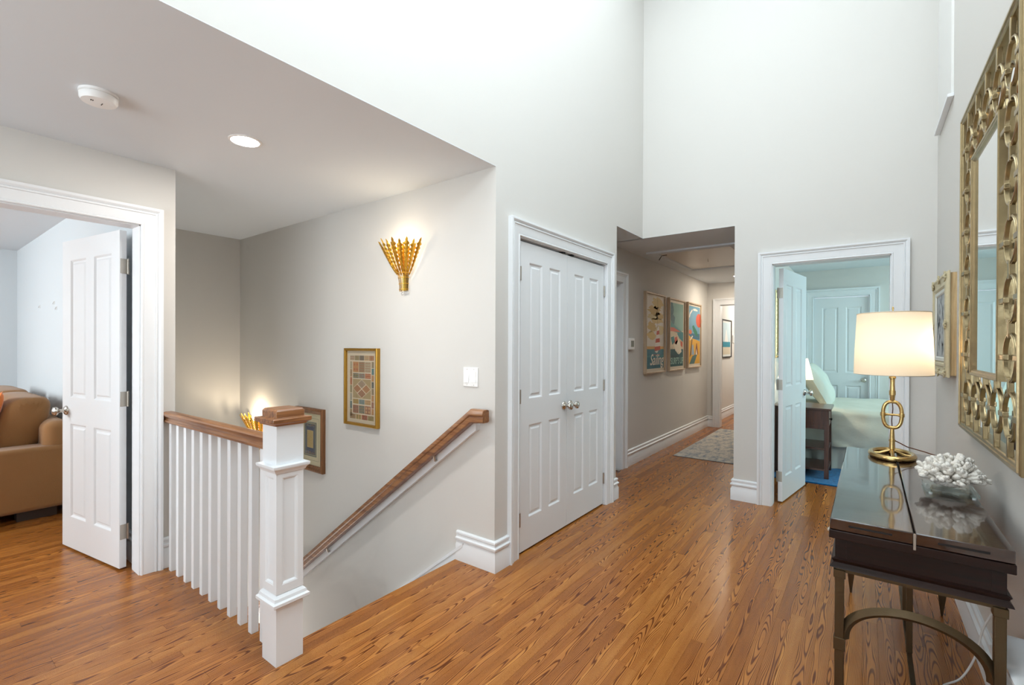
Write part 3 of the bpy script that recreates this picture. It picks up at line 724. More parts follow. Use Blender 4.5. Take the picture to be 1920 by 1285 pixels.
# brown framed illuminated page
Pb = lambda u, v, d: Vector((SX-d, 3.945-u, .288+v))
W2, H2 = .425, .525
p2 = thing('framed_picture', (SX, 3.73, .288), 'brown wooden framed cream page with blue patterned border, half behind the newel', 'picture')
frame_rect(Pb, 0, W2, 0, H2, .045, [(0, 0), (0, .026), (.006, .034), (.018, .036), (.022, .028), (.034, .026), (.038, .020), (.046, .018), (.048, .008)], 'frame', wood('walnut_frame', '5E3A20', '8A5C36', 2, 1.4, .45, .1), p2)
polys = [(0, 'EADBB8', rect(.044, .044, W2-.044, H2-.044))]
for i, (a, c_) in enumerate(((.085, 'A99A78'), (.088, 'EADBB8'), (.118, '7C8078'), (.126, 'B4A684'), (.134, '6C7078'))): polys.append((1+i, c_, rect(a, a, W2-a, H2-a)))
polys += [(7, '5A5E78', rect(.16, .16, W2-.16, H2-.16)), (8, 'D9B878', rect(.166, .19, W2-.166, H2-.19))]
for i in range(14):
    for j, v in enumerate((.142, .152, H2-.158, H2-.148)):
        u = .142+i*.0105; polys.append((9, rr.choice(['C08A4C', '8A5C4C', '9AA0A8', '4C5070']), rect(u, v, u+.007, v+.007)))
for j in range(11): polys.append((10, 'B08C50', rect(.172, .2+j*.012, W2-.175-rr.uniform(0, .012), .2025+j*.012)))
art(Pb, polys, p2, .008)
M().box(SX-.0145, SX-.0135, 3.945-W2+.046, 3.945-.046, .288+.046, .288+H2-.046).build('glass', glassp, p2)
M().box(SX-.007, SX, 3.945-W2+.003, 3.945-.003, .291, .288+H2-.003).build('backing', sub, p2)

# light switch
sw = thing('light_switch', (SX, 1.938, 1.09), 'white double rocker switch plate above the handrail', 'switch')
M().box(SX-.007, SX, 1.879, 1.997, 1.089, 1.206).build('cover_plate', plate, sw, bevel=.002)
for y, tilt in ((1.9665, .004), (1.9095, -.003)):
    r_ = M(); r_.add([(SX-.007-d, yy, zz) for d, zz in ((.002-tilt*.3, 1.181), (.003+max(tilt, 0), 1.114)) for yy in (y-.016, y+.016)]+[(SX-.005, yy, zz) for zz in (1.181, 1.114) for yy in (y-.016, y+.016)],
                        [(0, 1, 3, 2), (0, 4, 5, 1), (2, 3, 7, 6), (0, 2, 6, 4), (1, 5, 7, 3)])
    r_.build('rocker', plate, sw)
for y in (1.9665, 1.9095):
    for z in (1.196, 1.099): M().lathe([(.003, 0), (.002, .001)], (SX-.007, y, z), (-1, 0, 0), 8).build('screw', nickel, sw)

# smoke detector, downlights
sd = thing('smoke_detector', (.557, 2.60, CZ-.045), 'round white smoke detector on the low ceiling', 'smoke detector')
M().lathe([(.066, 0), (.066, -.010), (.063, -.012)], (.557, 2.60, CZ), (0, 0, 1), 40).build('base', plate, sd, smooth=40)
M().lathe([(.0615, -.012), (.0645, -.014), (.064, -.03), (.058, -.040), (.03, -.043), (.001, -.043)], (.557, 2.60, CZ), (0, 0, 1), 40).build('cover', plate, sd, smooth=40)
for dx, dy in ((-.03, -.02), (-.024, -.02), (.008, -.012), (.008, .0)): M().box(.557+dx, .5615+dx-.001, 2.60+dy, 2.6025+dy+.006, CZ-.0445, CZ-.0425).build('vent', mat('vent_dark', '555555', .7), sd)
def downlight(x, y, r, label, power, strength, col):
    o = thing('downlight', (x, y, CZ-.006), label, 'downlight')
    M().lathe([(r+.012, 0), (r+.012, -.003), (r+.004, -.006), (r, -.005), (r, 0)], (x, y, CZ), (0, 0, 1), 40, cap=False).build('trim_ring', plate, o, smooth=40)
    M().lathe([(r, -.003), (.001, -.003)], (x, y, CZ), (0, 0, 1), 40, cap=False).build('lens', emit('downlight_lens', 'FFFFFF' if strength > 8 else 'FFF2DC', strength), o)
    l = bpy.data.lights.new('downlight_lamp', 'AREA'); l.shape = 'DISK'; l.size = r*2; l.energy = power; l.color = col
    lo = bpy.data.objects.new('downlight_lamp', l); C.objects.link(lo); lo.parent = o; lo.location = (0, 0, -.003)
    return o
downlight(1.140, 2.585, .066, 'glowing round downlight in the low ceiling above the railing', 7.5, 18, (1, .96, .90))
downlight(7.66, 1.50, .07, 'small glowing downlight in the hallway ceiling', 7, 10, (1, .88, .72))

# ------------------------------------------------------------------ hallway
# attic hatch
ah = thing('attic_hatch', (5.97, 1.45, CZ-.02), 'square attic hatch with white moulding in the hallway ceiling', 'hatch', kind='structure')
Ph = lambda u, v, d: Vector((5.19+u, 1.02+v, CZ-d))
frame_rect(Ph, 0, 1.55, 0, .96, .1, [(0, 0), (0, .018), (.02, .022), (.07, .022), (.085, .014), (.095, .014), (.10, .002)], 'moulding', ceilm, ah)
M().box(5.30, 6.63, 1.13, 1.87, CZ-.006, CZ-.001).build('hatch_panel', mat('hatch_panel_paint', 'D8CEC2', .35, bump=.03, bscale=40), ah)
M().tube([(5.93, 1.5, CZ-.006), (5.93, 1.5, CZ-.03), (5.938, 1.5, CZ-.04), (5.948, 1.5, CZ-.036)], .003, 6).build('pull_hook', nickel, ah, smooth=40)
dk = mat('dark_iron', '2A2724', .5, .6)
M().tube([(5.36, 1.80, CZ-.02), (5.36, 1.86, CZ-.022), (5.33, 1.88, CZ-.075)], .004, 6).build('latch', dk, ah, smooth=40)
# thermostat
th = thing('thermostat', (5.06, HY, 1.30), 'small white thermostat beside the hallway door casing', 'thermostat')
M().box(4.995, 5.125, HY-.03, HY, 1.305, 1.432).build('case', plate, th, bevel=.006)
M().box(5.02, 5.10, HY-.0315, HY-.029, 1.335, 1.405).build('display', mat('lcd_grey_green', '7C8278', .3), th)
# posters
fram = wood('pale_poster_frame', 'A88E72', 'CBB59A', 2, 1.2, .5, 0)
def poster(x0, x1, z0, z1, label, polys, texts):
    o = thing('framed_poster', ((x0+x1)/2, HY, z0), label, 'poster', 'travel posters in the hallway')
    Pp = lambda u, v, d: Vector((x0+u*(x1-x0), HY-d, z0+v*(z1-z0)))
    Pm = lambda u, v, d: Vector((x0+u, HY-d, z0+v))
    frame_rect(Pm, 0, x1-x0, 0, z1-z0, .03, [(0, 0), (0, .036), (.004, .038), (.018, .038), (.022, .034), (.022, .022)], 'frame', fram, o)
    M().box(x0+.003, x1-.003, HY-.02, HY, z0+.003, z1-.003).build('backing', sub, o)
    art(Pp, polys, o, .022)
    for body, u, v, size, col, shear in texts:
        cu = bpy.data.curves.new('lettering', 'FONT'); cu.body = body; cu.size = size; cu.align_x = 'CENTER'; cu.shear = shear; cu.offset = .002
        tmp = bpy.data.objects.new('lettering_tmp', cu); C.objects.link(tmp)
        dg = bpy.context.evaluated_depsgraph_get(); me = bpy.data.meshes.new_from_object(tmp.evaluated_get(dg)); bpy.data.objects.remove(tmp)
        me.materials.clear(); me.materials.append(mat('ink_'+col, col, .6))
        loc = Pp(u, v, .0262)
        me.transform(Matrix.Translation(loc-ORG[o]) @ Matrix.Rotation(PI/2, 4, 'X'))
        t = bpy.data.objects.new('lettering', me); C.objects.link(t); t.parent = o
    return o
def blob(u, v, a, b_, n=14, jag=0, seed=1):
    q = random.Random(seed); return [(u+a*math.cos(2*PI*i/n)*(1+q.uniform(-jag, jag)), v+b_*math.sin(2*PI*i/n)*(1+q.uniform(-jag, jag))) for i in range(n)]
g1 = [(0, 'D8CCB8', rect(.03, .02, .97, .98)), (1, 'E0D6C8', rect(.09, .33, .93, .95))]
for i, (u, v, a, b_) in enumerate(((.62, .88, .26, .07), (.45, .78, .3, .065), (.35, .70, .26, .03), (.6, .66, .3, .03), (.33, .58, .2, .06), (.72, .55, .2, .06), (.3, .47, .2, .05), (.7, .72, .2, .05))):
    g1.append((2, ['D9BC7A', 'CFAE6A', 'D6C28E'][i % 3], blob(u, v, a, b_, 22, .28, i)))
g1 += [(3, 'D9A860', rect(.09, .30, .93, .335)), (3, '3F7F8C', rect(.09, .06, .93, .30)), (4, '4C8F96', rect(.09, .2, .93, .22)), (4, '356F7E', rect(.09, .06, .93, .1))]
for i in range(6):
    t0, t1 = i/6, (i+1)/6
    f = lambda t: (.50+.06*t, .80-.03*t-.10*t*0)
    va, vb = .28+.30*t0, .28+.30*t1
    wa, wb = .17*(1-.75*t0), .17*(1-.75*t1); ca, cb = .62+.02*t0, .62+.02*t1
    g1.append((5, ['C9533A', 'EDE3D6'][i % 2], [(ca-wa, va), (ca+wa*.8, va+.01), (cb+wb*.8, vb+.01), (cb-wb, vb)]))
g1 += [(6, 'EDE3D6', [(.46, .27), (.58, .25), (.66, .285)]), (6, '7A5A4A', rect(.595, .57, .605, .93)), (6, 'C9533A', rect(.40, .225, .74, .232))]
poster(5.46, 6.155, 1.008, 2.005, 'cream sailing poster, nearest of the three hallway posters', g1, [('Sailing', .55, .105, .19, 'EDE6D8', .35)])
g2 = [(0, 'D9CDB9', rect(.03, .02, .97, .98)), (1, '7FA79A', rect(.1, .56, .9, .94)), (2, 'D8C6A8', rect(.1, .30, .9, .56)), (2, '2F5E62', rect(.1, .06, .9, .30)),
      (3, '356468', [(.1, .94), (.22, .94), (.30, .84), (.24, .78), (.38, .74), (.32, .64), (.2, .66), (.1, .7)]), (3, '4C8A86', [(.1, .68), (.3, .64), (.62, .58), (.9, .54), (.9, .50), (.1, .56)]),
      (4, 'CF5E40', [(.1, .60), (.3, .60), (.72, .545), (.1, .545)]), (4, '2F7C84', [(.5, .52), (.7, .54), (.9, .54), (.9, .40), (.66, .45)]), (5, 'C9583E', [(.36, .46), (.5, .48), (.55, .41), (.46, .36), (.36, .38)]),
      (5, 'C9583E', [(.72, .42), (.86, .40), (.85, .32), (.74, .35)]), (5, 'E5D8C2', [(.3, .36), (.55, .44), (.7, .38), (.8, .26), (.6, .22), (.4, .28)]), (6, '3F7F80', [(.12, .46), (.3, .48), (.36, .40), (.2, .36)])]
for i in range(8): g2.append((6, '24484E', [(.1+i*.065, .18), (.135+i*.065, .33-.012*i+.02*(i % 2)), (.17+i*.065, .18)]))
poster(6.312, 7.003, 1.008, 2.0, 'green and coral surfing poster, middle of the three hallway posters', g2, [("SURF'S UP", .5, .095, .125, '9FC4B8', 0)])
g3 = [(0, 'D9CDB9', rect(.03, .02, .97, .98)), (1, '6E9DB4', rect(.1, .06, .93, .95)), (2, 'D6532F', blob(.86, .74, .24, .11, 20)), (2, '3E6F86', rect(.1, .44, .93, .53)), (3, '2F7A5E', [(.34, .64), (.44, .66), (.72, .56), (.78, .48), (.6, .5), (.42, .56)]),
      (3, 'D66A3C', blob(.2, .55, .11, .035)), (4, 'E0A83A', [(.1, .50), (.25, .47), (.36, .45), (.6, .44), (.93, .41), (.93, .06), (.1, .06)]), (5, 'E8DCC4', [(.16, .43), (.34, .5), (.4, .48), (.2, .42)]),
      (5, '5A4634', [(.3, .44), (.36, .44), (.26, .2), (.16, .16)]), (6, '8FA8B8', [(.34, .35), (.42, .36), (.5, .2), (.3, .2)]), (6, '7A3A2E', [(.66, .38), (.7, .38), (.8, .2), (.56, .2)]), (7, 'E8DCC4', [(.66, .3), (.74, .2), (.6, .2)]),
      (5, '4E6E6A', [(.14, .06), (.5, .06), (.75, .22), (.36, .18)]), (5, 'F0E6D6', [(.14, .76), (.2, .82), (.36, .88), (.34, .905), (.16, .84), (.11, .78)]), (5, 'F0E6D6', blob(.56, .90, .2, .018, 12, .3, 4))]
poster(7.147, 7.845, 1.02, 2.005, 'orange sun and beach poster, farthest of the three hallway posters', g3, [])
# rug
rugh = thing('runner_rug', (7.0, 1.45, 0), 'distressed grey and blue rug on the hallway floor', 'rug')
b = M(); nx, ny = 40, 14; x0, x1, y0, y1 = 5.83, 8.19, 1.02, 1.868
b.box(x0, x1, y0, y1, 0, .008); b.build('pile', rug_mat('distressed_rug', ['4C6480', '8E9296', 'B5AFA6', 'CFC7B8', '9A9488'], 5.5), rugh, bevel=.003)
M().box(x0-.004, x1+.004, y0-.004, y1+.004, 0, .004).build('binding', mat('rug_binding', '3E454E', .9, bump=.1), rugh)
# picture and switch in far room
fp = thing('framed_picture', (9.8, HY, 1.13), 'dark framed beach print seen through the far doorway', 'picture')
Pf = lambda u, v, d: Vector((9.3+u, HY-d, 1.135+v))
frame_rect(Pf, 0, .76, 0, .72, .03, [(0, 0), (0, .025), (.02, .025), (.022, .012)], 'frame', dk, fp)
art(Pf, [(0, 'E4E6E2', rect(.02, .02, .74, .70)), (1, 'C9DDE4', rect(.08, .3, .68, .66)), (2, '2F8CA0', rect(.08, .2, .68, .3)), (2, 'D8CCB4', rect(.08, .06, .68, .2)), (3, 'F0F0EC', [(.2, .3), (.5, .3), (.35, .55)])], fp, .012)
M().box(9.31, 10.05, HY-.01, HY, 1.14, 1.85).build('backing', sub, fp)
fs_ = thing('light_switch', (10.3, HY, 1.2), 'small white wall control seen through the far doorway', 'switch')
M().box(10.22, 10.34, HY-.02, HY, 1.42, 1.58).build('cover_plate', plate, fs_, bevel=.003)
M().box(10.25, 10.31, HY-.024, HY-.019, 1.46, 1.54).build('rocker', plate, fs_, bevel=.001)
# ------------------------------------------------------------------ console table
tz = .785; rot = math.radians(-.45)
tx = xf_at((1.85, -.125, 0), rot)          # local: x 0..1.39 along the wall, y -.21..+.21
LX = 1.385; DY = .2105
ct = thing('console_table', (2.54, -.125, 0), 'espresso flip-top console table with bronze legs below the mirror', 'table')
for (ya, yb) in ((-DY, -.002), (.002, DY)):
    lf = M(tx).box(0, LX, ya, yb, tz-.036, tz).build('top_leaf', espr, ct, bevel=.003)
    M(tx).box(-.0012, .004, ya+.05, yb-.05, tz-.021, tz-.015).build('edge_groove', mat('groove_dark', '0E0806', .6), lf)
M(tx).box(-.002, LX+.002, -DY-.002, DY+.002, tz-.064, tz-.0375).build('under_top', espx, ct, bevel=.002)
M(tx).box(-.003, .006, -.003, .003, tz-.05, tz-.003).build('centre_hinge', hinge_m, ct)
ap = M(tx).box(.018, LX-.018, -DY+.014, DY-.014, tz-.132, tz-.064).build('apron', espx, ct)
for y in (-DY+.014, DY-.044): M(tx).box(.0165, .03, y, y+.03, tz-.132, tz-.064).build('apron_stile', espx, ap)
def rect_sweep(prof, name, m, par):
    b = M(tx); b.strip([[(x, y, z) for x, y in ((.018-a, -DY+.014-a), (LX-.018+a, -DY+.014-a), (LX-.018+a, DY-.014+a), (.018-a, DY-.014+a))] for a, z in prof])
    return b.build(name, m, par, smooth=25)
rect_sweep([(0, tz-.128), (.010, tz-.133), (.006, tz-.139), (.004, tz-.144), (.012, tz-.154), (.014, tz-.160), (0, tz-.161)], 'base_moulding', espx, ct)
for u in (.18, .62, 1.02):
    kx = M(tx).lathe([(.005, 0), (.005, .012), (.011, .018), (.012, .024), (.007, .030), (.001, .031)], (u, DY-.014, tz-.098), (0, 1, 0), 16).build('drawer_knob', mat('knob_ivory_nickel', 'D8D2C4', .25, .8), ct, smooth=50)
LXs = (.028, 1.325); LYs = (-DY+.026, DY-.026)
zt_ = tz-.161
M(tx).box(.018, LX-.018, -DY+.016, DY-.016, zt_-.014, zt_).build('metal_rail', bronze, ct)
for ix, x in enumerate(LXs):
    for y in LYs:
        lg = M(tx); lg.box(x-.0125, x+.0125, y-.0125, y+.0125, .115, zt_-.03); lg.box(x-.016, x+.016, y-.016, y+.016, zt_-.034, zt_-.008)
        lg.box(x-.0155, x+.0155, y-.0155, y+.0155, .355, .395)
        lo = lg.build('leg', bronze, ct, bevel=.0015)
        ft = M(tx); ft.box(x-.02, x+.02, y-.02, y+.02, .108, .120); ft.frustum(x, y, 0, .108, .004, .004, .0155, .0155); ft.build('foot', bronze, lo)
for x in LXs:
    pts = []; hw_ = LYs[1]-.012
    for i in range(33):
        a = PI*i/32; pts.append((x, -hw_*math.cos(a), .395+.125*math.sin(a)**.9 if 0 < i < 32 else .395))
    M(tx).tube(pts, .0165, 4, sq=(.75, 1.0)).build('arch', bronze, ct, smooth=50)
M(tx).box(.02, 1.335, -.033, -.017, .085, .10).build('stretcher', bronze, ct, bevel=.001)
for x in (.66, .95): M(tx).box(x-.010, x+.010, -.035, -.015, .1, zt_-.01).build('gate_post', bronze, ct, bevel=.001)

# lamp
lx, ly = 3.07, -.118; lt = tz
lp = thing('table_lamp', (lx, ly, lt), 'brass chain link lamp with lit white drum shade on the console', 'lamp')
b = M(); ring = [(lx+.13*math.cos(a), ly+.085*math.sin(a), lt+.013) for a in [2*PI*i/40 for i in range(40)]]
b.tube(ring, .0135, 10, True); base = b.build('base_ring', brass, lp, smooth=60)
b = M().tube([(lx-.125, ly, lt+.012), (lx-.06, ly, lt+.014), (lx-.02, ly, lt+.028), (lx, ly, lt+.04), (lx+.02, ly, lt+.028), (lx+.06, ly, lt+.014), (lx+.125, ly, lt+.012)], .009, 8)
b.tube([(lx, ly-.08, lt+.012), (lx, ly-.05, lt+.014), (lx, ly-.016, lt+.03), (lx, ly, lt+.042), (lx, ly+.016, lt+.03), (lx, ly+.05, lt+.014), (lx, ly+.08, lt+.012)], .008, 8)
b.build('base_bridge', brass, lp, smooth=60)
M().lathe([(.013, .02), (.0125, .05), (.0115, .078), (.0135, .079), (.0135, .088), (.011, .089), (.0095, .12), (.0085, .142)], (lx, ly, lt), (0, 0, 1), 16).build('lower_stem', brass, lp, smooth=40)
zc = lt+.214; lk = []
for i in range(40):
    a = 2*PI*i/40; y_, z_ = math.cos(a), math.sin(a)
    lk.append((lx, ly+.037*math.copysign(abs(y_)**.75, y_), zc+.066*math.copysign(abs(z_)**.8, z_)))
link = M().tube(lk, .0085, 10, True).build('chain_link', brass, lp, smooth=60)
M().tube([(lx, ly-.037, zc), (lx, ly-.012, zc), (lx, ly, zc), (lx, ly+.012, zc), (lx, ly+.037, zc)], [.008, .005, .0065, .005, .008], 8).build('link_bar', brass, link, smooth=60)
for s in (-1, 1): M().lathe([(.0105, -.009), (.0115, -.008), (.0115, .008), (.0105, .009)], (lx, ly+s*.037, zc), (0, 0, 1), 14).build('link_collar', brass, link, smooth=40)
M().tube([(lx, ly, zc-.066), (lx+.004, ly+.002, zc-.03), (lx, ly, zc), (lx-.003, ly-.002, zc+.03), (lx, ly, zc+.066)], .0022, 6).build('cord_in_link', mat('brown_cord', '5A3420', .6), lp)
M().lathe([(.006, .272), (.009, .285), (.0105, .30), (.0115, .313), (.0135, .314), (.0135, .336), (.011, .337), (.0095, .37), (.010, .395), (.014, .398), (.0145, .405), (.011, .41), (.011, .46)], (lx, ly, lt), (0, 0, 1), 16).build('upper_stem', brass, lp, smooth=40)
zb, zt2 = 1.205, 1.512
b = M(); prof = [(1, zb), (.985, zb+.1), (.955, zb+.2), (.925, zt2)]
b.lathe([(r, z) for r, z in prof], (lx, ly, 0), (0, 0, 1), 48, ex=.192, ey=.160, cap=False); shd = b.build('lamp_shade', shade_mat('linen_shade', 'F4EBDC'), lp, smooth=60)
for r, z in ((1.0, zb), (.925, zt2)): M().tube([(lx+.192*r*math.cos(a), ly+.16*r*math.sin(a), z) for a in [2*PI*i/48 for i in range(48)]], .002, 6, True).build('shade_rim', mat('shade_tape', 'E2D6C2', .8), shd)
hp = M().tube([(lx-.176, ly, zt2-.006), (lx, ly, zt2-.003), (lx+.176, ly, zt2-.006)], .002, 6); hp.tube([(lx, ly-.147, zt2-.006), (lx, ly, zt2-.003), (lx, ly+.147, zt2-.006)], .002, 6); hp.tube([(lx, ly, lt+.44), (lx, ly, zt2)], .003, 6)
hp.build('harp', brass, lp)
M().lathe([(.002, 0), (.004, .004), (.0025, .009), (.003, .018), (.0045, .026), (.003, .033), (.0005, .036)], (lx, ly, zt2), (0, 0, 1), 12).build('finial', brass, lp, smooth=40)
M().lathe([(.013, 0), (.014, .03), (.024, .055), (.03, .08), (.024, .105), (.004, .115)], (lx-.03, ly-.055, 1.27), (0, 0, 1), 16).build('bulb', emit('lamp_bulb', 'FFE6C0', 10), lp, smooth=50)
point('lamp_light', (lx-.03, ly-.055, 1.36), 2.7, (1, .84, .64), .035, lp)
M().tube([(lx+.0, ly-.01, lt+.085), (lx+.02, ly-.06, lt+.055), (lx+.04, ly-.13, lt+.035), (lx+.05, ly-.2, lt+.012), (lx+.05, ly-.235, lt-.05), (lx+.05, ly-.25, lt-.4)], .0026, 6).build('cord', mat('brown_cord_b', '6A3E24', .6), lp, smooth=60)

# coral on glass
cx_, cy_ = 2.47, -.268
cr_ = thing('coral_sculpture', (cx_, cy_, lt), 'white branching coral on a square glass base, on the console', 'coral')
M(xf_at((cx_, cy_, lt), 0)).box(-.085, .085, -.075, .075, .004, .017).build('glass_base', glasst, cr_, bevel=.002)
for dx in (-.07, .07):
    for dy in (-.06, .06): M().lathe([(.006, 0), (.006, .004)], (cx_+dx, cy_+dy, lt), (0, 0, 1), 10).build('bumper', plate, cr_)
b = M(); rc = random.Random(21); cen = Vector((cx_, cy_, lt+.048))
b.lathe([(.02, -.03), (.045, -.02), (.052, 0), (.04, .025), (.015, .035), (.001, .036)], cen, (0, 0, 1), 14)
ga = PI*(3-math.sqrt(5))
for i in range(120):
    zz = -.10+1.08*(i+.5)/120; r = math.sqrt(max(.02, 1-min(1, zz)**2)); a = ga*i
    d = Vector((r*math.cos(a)*1.0, r*math.sin(a)*1.02, max(zz, -.1)*.85+.10)); d.normalize()
    ln = rc.uniform(.078, .112)*(1.05-.1*abs(d.z)); d2 = (d+Vector((rc.uniform(-.25, .25), rc.uniform(-.25, .25), rc.uniform(-.12, .2)))).normalized()
    p0_ = cen+d*.02; p1_ = cen+d*ln*.55; p2_ = p1_+d2*ln*.28; p3_ = p2_+d2*ln*.17
    rb = rc.uniform(.0075, .0105)
    pts = [p0_, p1_, (p1_+p2_)/2, p2_, p3_, p3_+d2*.003]
    for q in pts:
        q.z = max(q.z, lt+.028); q.y = max(q.y, -.398)
    b.tube(pts, [.009, rb*.85, rb*.95, rb*1.1, rb*.9, rb*.3], 7)
    for s in range(2):
        d3 = (d2+Vector((rc.uniform(-.9, .9), rc.uniform(-.9, .9), rc.uniform(-.5, .8)))).normalized()
        e0 = p1_+(p2_-p1_)*rc.uniform(.3, 1); e1 = e0+d3*ln*.2; e1.z = max(e1.z, lt+.028); e1.y = max(e1.y, -.398)
        b.tube([e0, (e0+e1)/2, e1, e1+d3*.003], [rb*.7, rb*.8, rb*.75, rb*.25], 6)
b.v = [(v[0]+rc.uniform(-.0012, .0012), v[1]+rc.uniform(-.0012, .0012), max(lt+.0205, v[2]+rc.uniform(-.0012, .0012))) for v in b.v]
b.build('coral', coralm, cr_, smooth=70)

# white cord at the table foot
def smooth_path(p, n=6):
    p = [Vector(q) for q in p]; out = []
    for k_ in range(len(p)-1):
        a, b_, c_, d = p[max(k_-1, 0)], p[k_], p[k_+1], p[min(k_+2, len(p)-1)]
        for q in range(n):
            t = q/n; out.append(.5*((2*b_)+(c_-a)*t+(2*a-5*b_+4*c_-d)*t*t+(3*b_-a-3*c_+d)*t**3))
    return out+[p[-1]]
wc = M().tube(smooth_path([(2.55, MY+.012, .33), (2.55, MY+.04, .25), (2.56, MY+.06, .13), (2.56, MY+.10, .03), (2.5, MY+.16, .006), (2.38, MY+.175, .005), (2.3, MY+.12, .005), (2.2, MY+.08, .005), (2.05, MY+.06, .005)]), .0036, 8)
tag(wc.build('power_cord', mat('white_cord', 'D8D6D2', .5), smooth=60), 'white power cord looping on the floor below the console', 'cord')

# ------------------------------------------------------------------ fretwork mirror
FR = MY+.045                                # front plane of the frame
mx0, mx1, mz0, mz1 = 2.035, 3.15, .953, 2.445
mi = thing('wall_mirror', ((mx0+mx1)/2, MY, mz0), 'tall silver gilt mirror with a ring fretwork border', 'mirror')
M().box(mx0+.01, mx1-.01, MY, MY+.008, mz0+.01, mz1-.01).build('backing', sub, mi)
M().box(mx0+.012, mx1-.012, MY+.008, MY+.014, mz0+.012, mz1-.012).build('mirror_glass', mirr, mi)
Pm_ = lambda u, v, d: Vector((mx0+u, MY+d, mz0+v))
frame_rect(Pm_, 0, mx1-mx0, 0, mz1-mz0, .035, [(0, 0), (0, .036), (.004, .040), (.010, .040), (.012, .045), (.020, .045), (.022, .040), (.030, .039), (.033, .034), (.033, .013)], 'outer_frame', champ, mi)
ix0, ix1, iz0, iz1 = 2.335, 2.865, 1.222, 2.172
Pi_ = lambda u, v, d: Vector((ix0+u, MY+d, iz0+v))
frame_rect(Pi_, 0, ix1-ix0, 0, iz1-iz0, .03, [(0, .013), (0, .040), (.003, .043), (.010, .043), (.013, .039), (.019, .039), (.026, .030), (.030, .024), (.031, .014)], 'inner_frame', champ, mi)
M().box(ix0+.02, ix1-.02, MY+.02, MY+.031, iz0+.02, iz1-.02).build('centre_glass', mirr, mi)
GZ = [1.115+.1925*i for i in range(7)]
GX = [2.202+.1955*i for i in range(5)]
cells_ = [(i, j) for i in range(5) for j in range(7) if i in (0, 4) or j in (0, 6)]
RR = .078
ring0 = None
yc = MY+.029
def ring_mesh(cx, cz):
    prof = [(RR-.004, -.004), (RR-.004, .006), (RR-.0025, .008), (RR+.0005, .008), (RR+.0015, .006), (RR+.0035, .005), (RR+.004, .003), (RR+.004, -.004)]
    b = M(); n = 36; vs = []; fs = []
    for i in range(n):
        a = 2*PI*i/n
        for r, d in prof: vs.append((cx+r*math.cos(a), yc+d, cz+r*math.sin(a)))
    k_ = len(prof)
    for i in range(n):
        for q in range(k_): fs.append((i*k_+q, i*k_+(q+1) % k_, ((i+1) % n)*k_+(q+1) % k_, ((i+1) % n)*k_+q))
    return b.add(vs, fs)
c0 = cells_[0]
ring0 = ring_mesh(GX[c0[0]], GZ[c0[1]]).build('ring', champ, mi, smooth=28)
def off(i, j): return (GX[i]-GX[c0[0]], 0, GZ[j]-GZ[c0[1]])
for i, j in cells_[1:]: copy_part(ring0, mi, off(i, j))
def bar(x0, x1, z0, z1, y0=-.006, y1=.010): return M().box(x0, x1, yc+y0, yc+y1, z0, z1)
def is_cell(i, j): return 0 <= i < 5 and 0 <= j < 7 and (i in (0, 4) or j in (0, 6))
for i, j in cells_:
    x, z = GX[i], GZ[j]
    # right / left, up / down links reaching the neighbour, the outer or the inner frame
    ends = {'r': mx1-.03 if i == 4 else (ix0+.002 if (i == 0 and not is_cell(1, j)) else GX[i+1]-RR if is_cell(i+1, j) else None),
            'l': mx0+.03 if i == 0 else (ix1-.002 if (i == 4 and not is_cell(3, j)) else None),
            'u': mz1-.03 if j == 6 else (iz0+.002 if (j == 0 and not is_cell(i, 1)) else GZ[j+1]-RR if is_cell(i, j+1) else None),
            'd': mz0+.03 if j == 0 else (iz1-.002 if (j == 6 and not is_cell(i, 5)) else None)}
    for kx, e_ in ends.items():
        if e_ is None: continue
        if kx == 'r': bb = bar(x+RR-.014, e_+(.012 if is_cell(i+1, j) and i < 4 else 0), z-.009, z+.009)
        elif kx == 'l': bb = bar(e_, x-RR+.014, z-.009, z+.009)
        elif kx == 'u': bb = bar(x-.008, x+.008, z+RR-.014, e_+(.012 if is_cell(i, j+1) and j < 6 else 0))
        else: bb = bar(x-.008, x+.008, e_, z-RR+.014)
        bb.build('link', champ, mi, bevel=.002)

# ornate deep frame behind the lamp
of = thing('ornate_frame', (3.86, MY, 1.165), 'deep cream ornate picture frame between lamp and mirror', 'picture')
ox0, ox1, oz0, oz1 = 3.575, 4.20, 1.170, 1.775
crm = mat('cream_carved_paint', 'CBBF9E', .55, bump=.25, bscale=70, var=.12, vscale=25)
tan = wood('tan_box_side', 'A88A5E', 'CDB082', 2, 1.3, .55, 0)
M().box(ox0+.012, ox1-.012, MY, MY+.034, oz0+.012, oz1-.012).build('box_side', tan, of)
Po = lambda u, v, d: Vector((ox0+u, MY+d, oz0+v))
fo = frame_rect(Po, 0, ox1-ox0, 0, oz1-oz0, .1, [(.003, .028), (0, .034), (.008, .046), (.022, .050), (.03, .044), (.055, .040), (.062, .046), (.075, .046), (.082, .040), (.09, .034)], 'carved_frame', crm, of)
frame_rect(Po, .088, ox1-ox0-.088, .088, oz1-oz0-.088, .03, [(0, .040), (.004, .044), (.02, .042), (.026, .036)], 'liner', mat('white_liner', 'DAD8CE', .5, bump=.02), of)
rr2 = random.Random(4); pl = []
pw, ph = ox1-ox0, oz1-oz0
pl.append((0, 'B9BCBC', rect(.1, .1, pw-.1, ph-.1)))
for i in range(90):
    u, v = rr2.uniform(.12, pw-.12), rr2.uniform(.12, ph-.12); s = rr2.uniform(.006, .022)
    pl.append((1, rr2.choice(['8E9296', 'A2A4A2', '767A80', 'CACAC4']), blob(u, v, s, s*1.3, 7, .4, i)))
art(Po, pl, of, .0345)
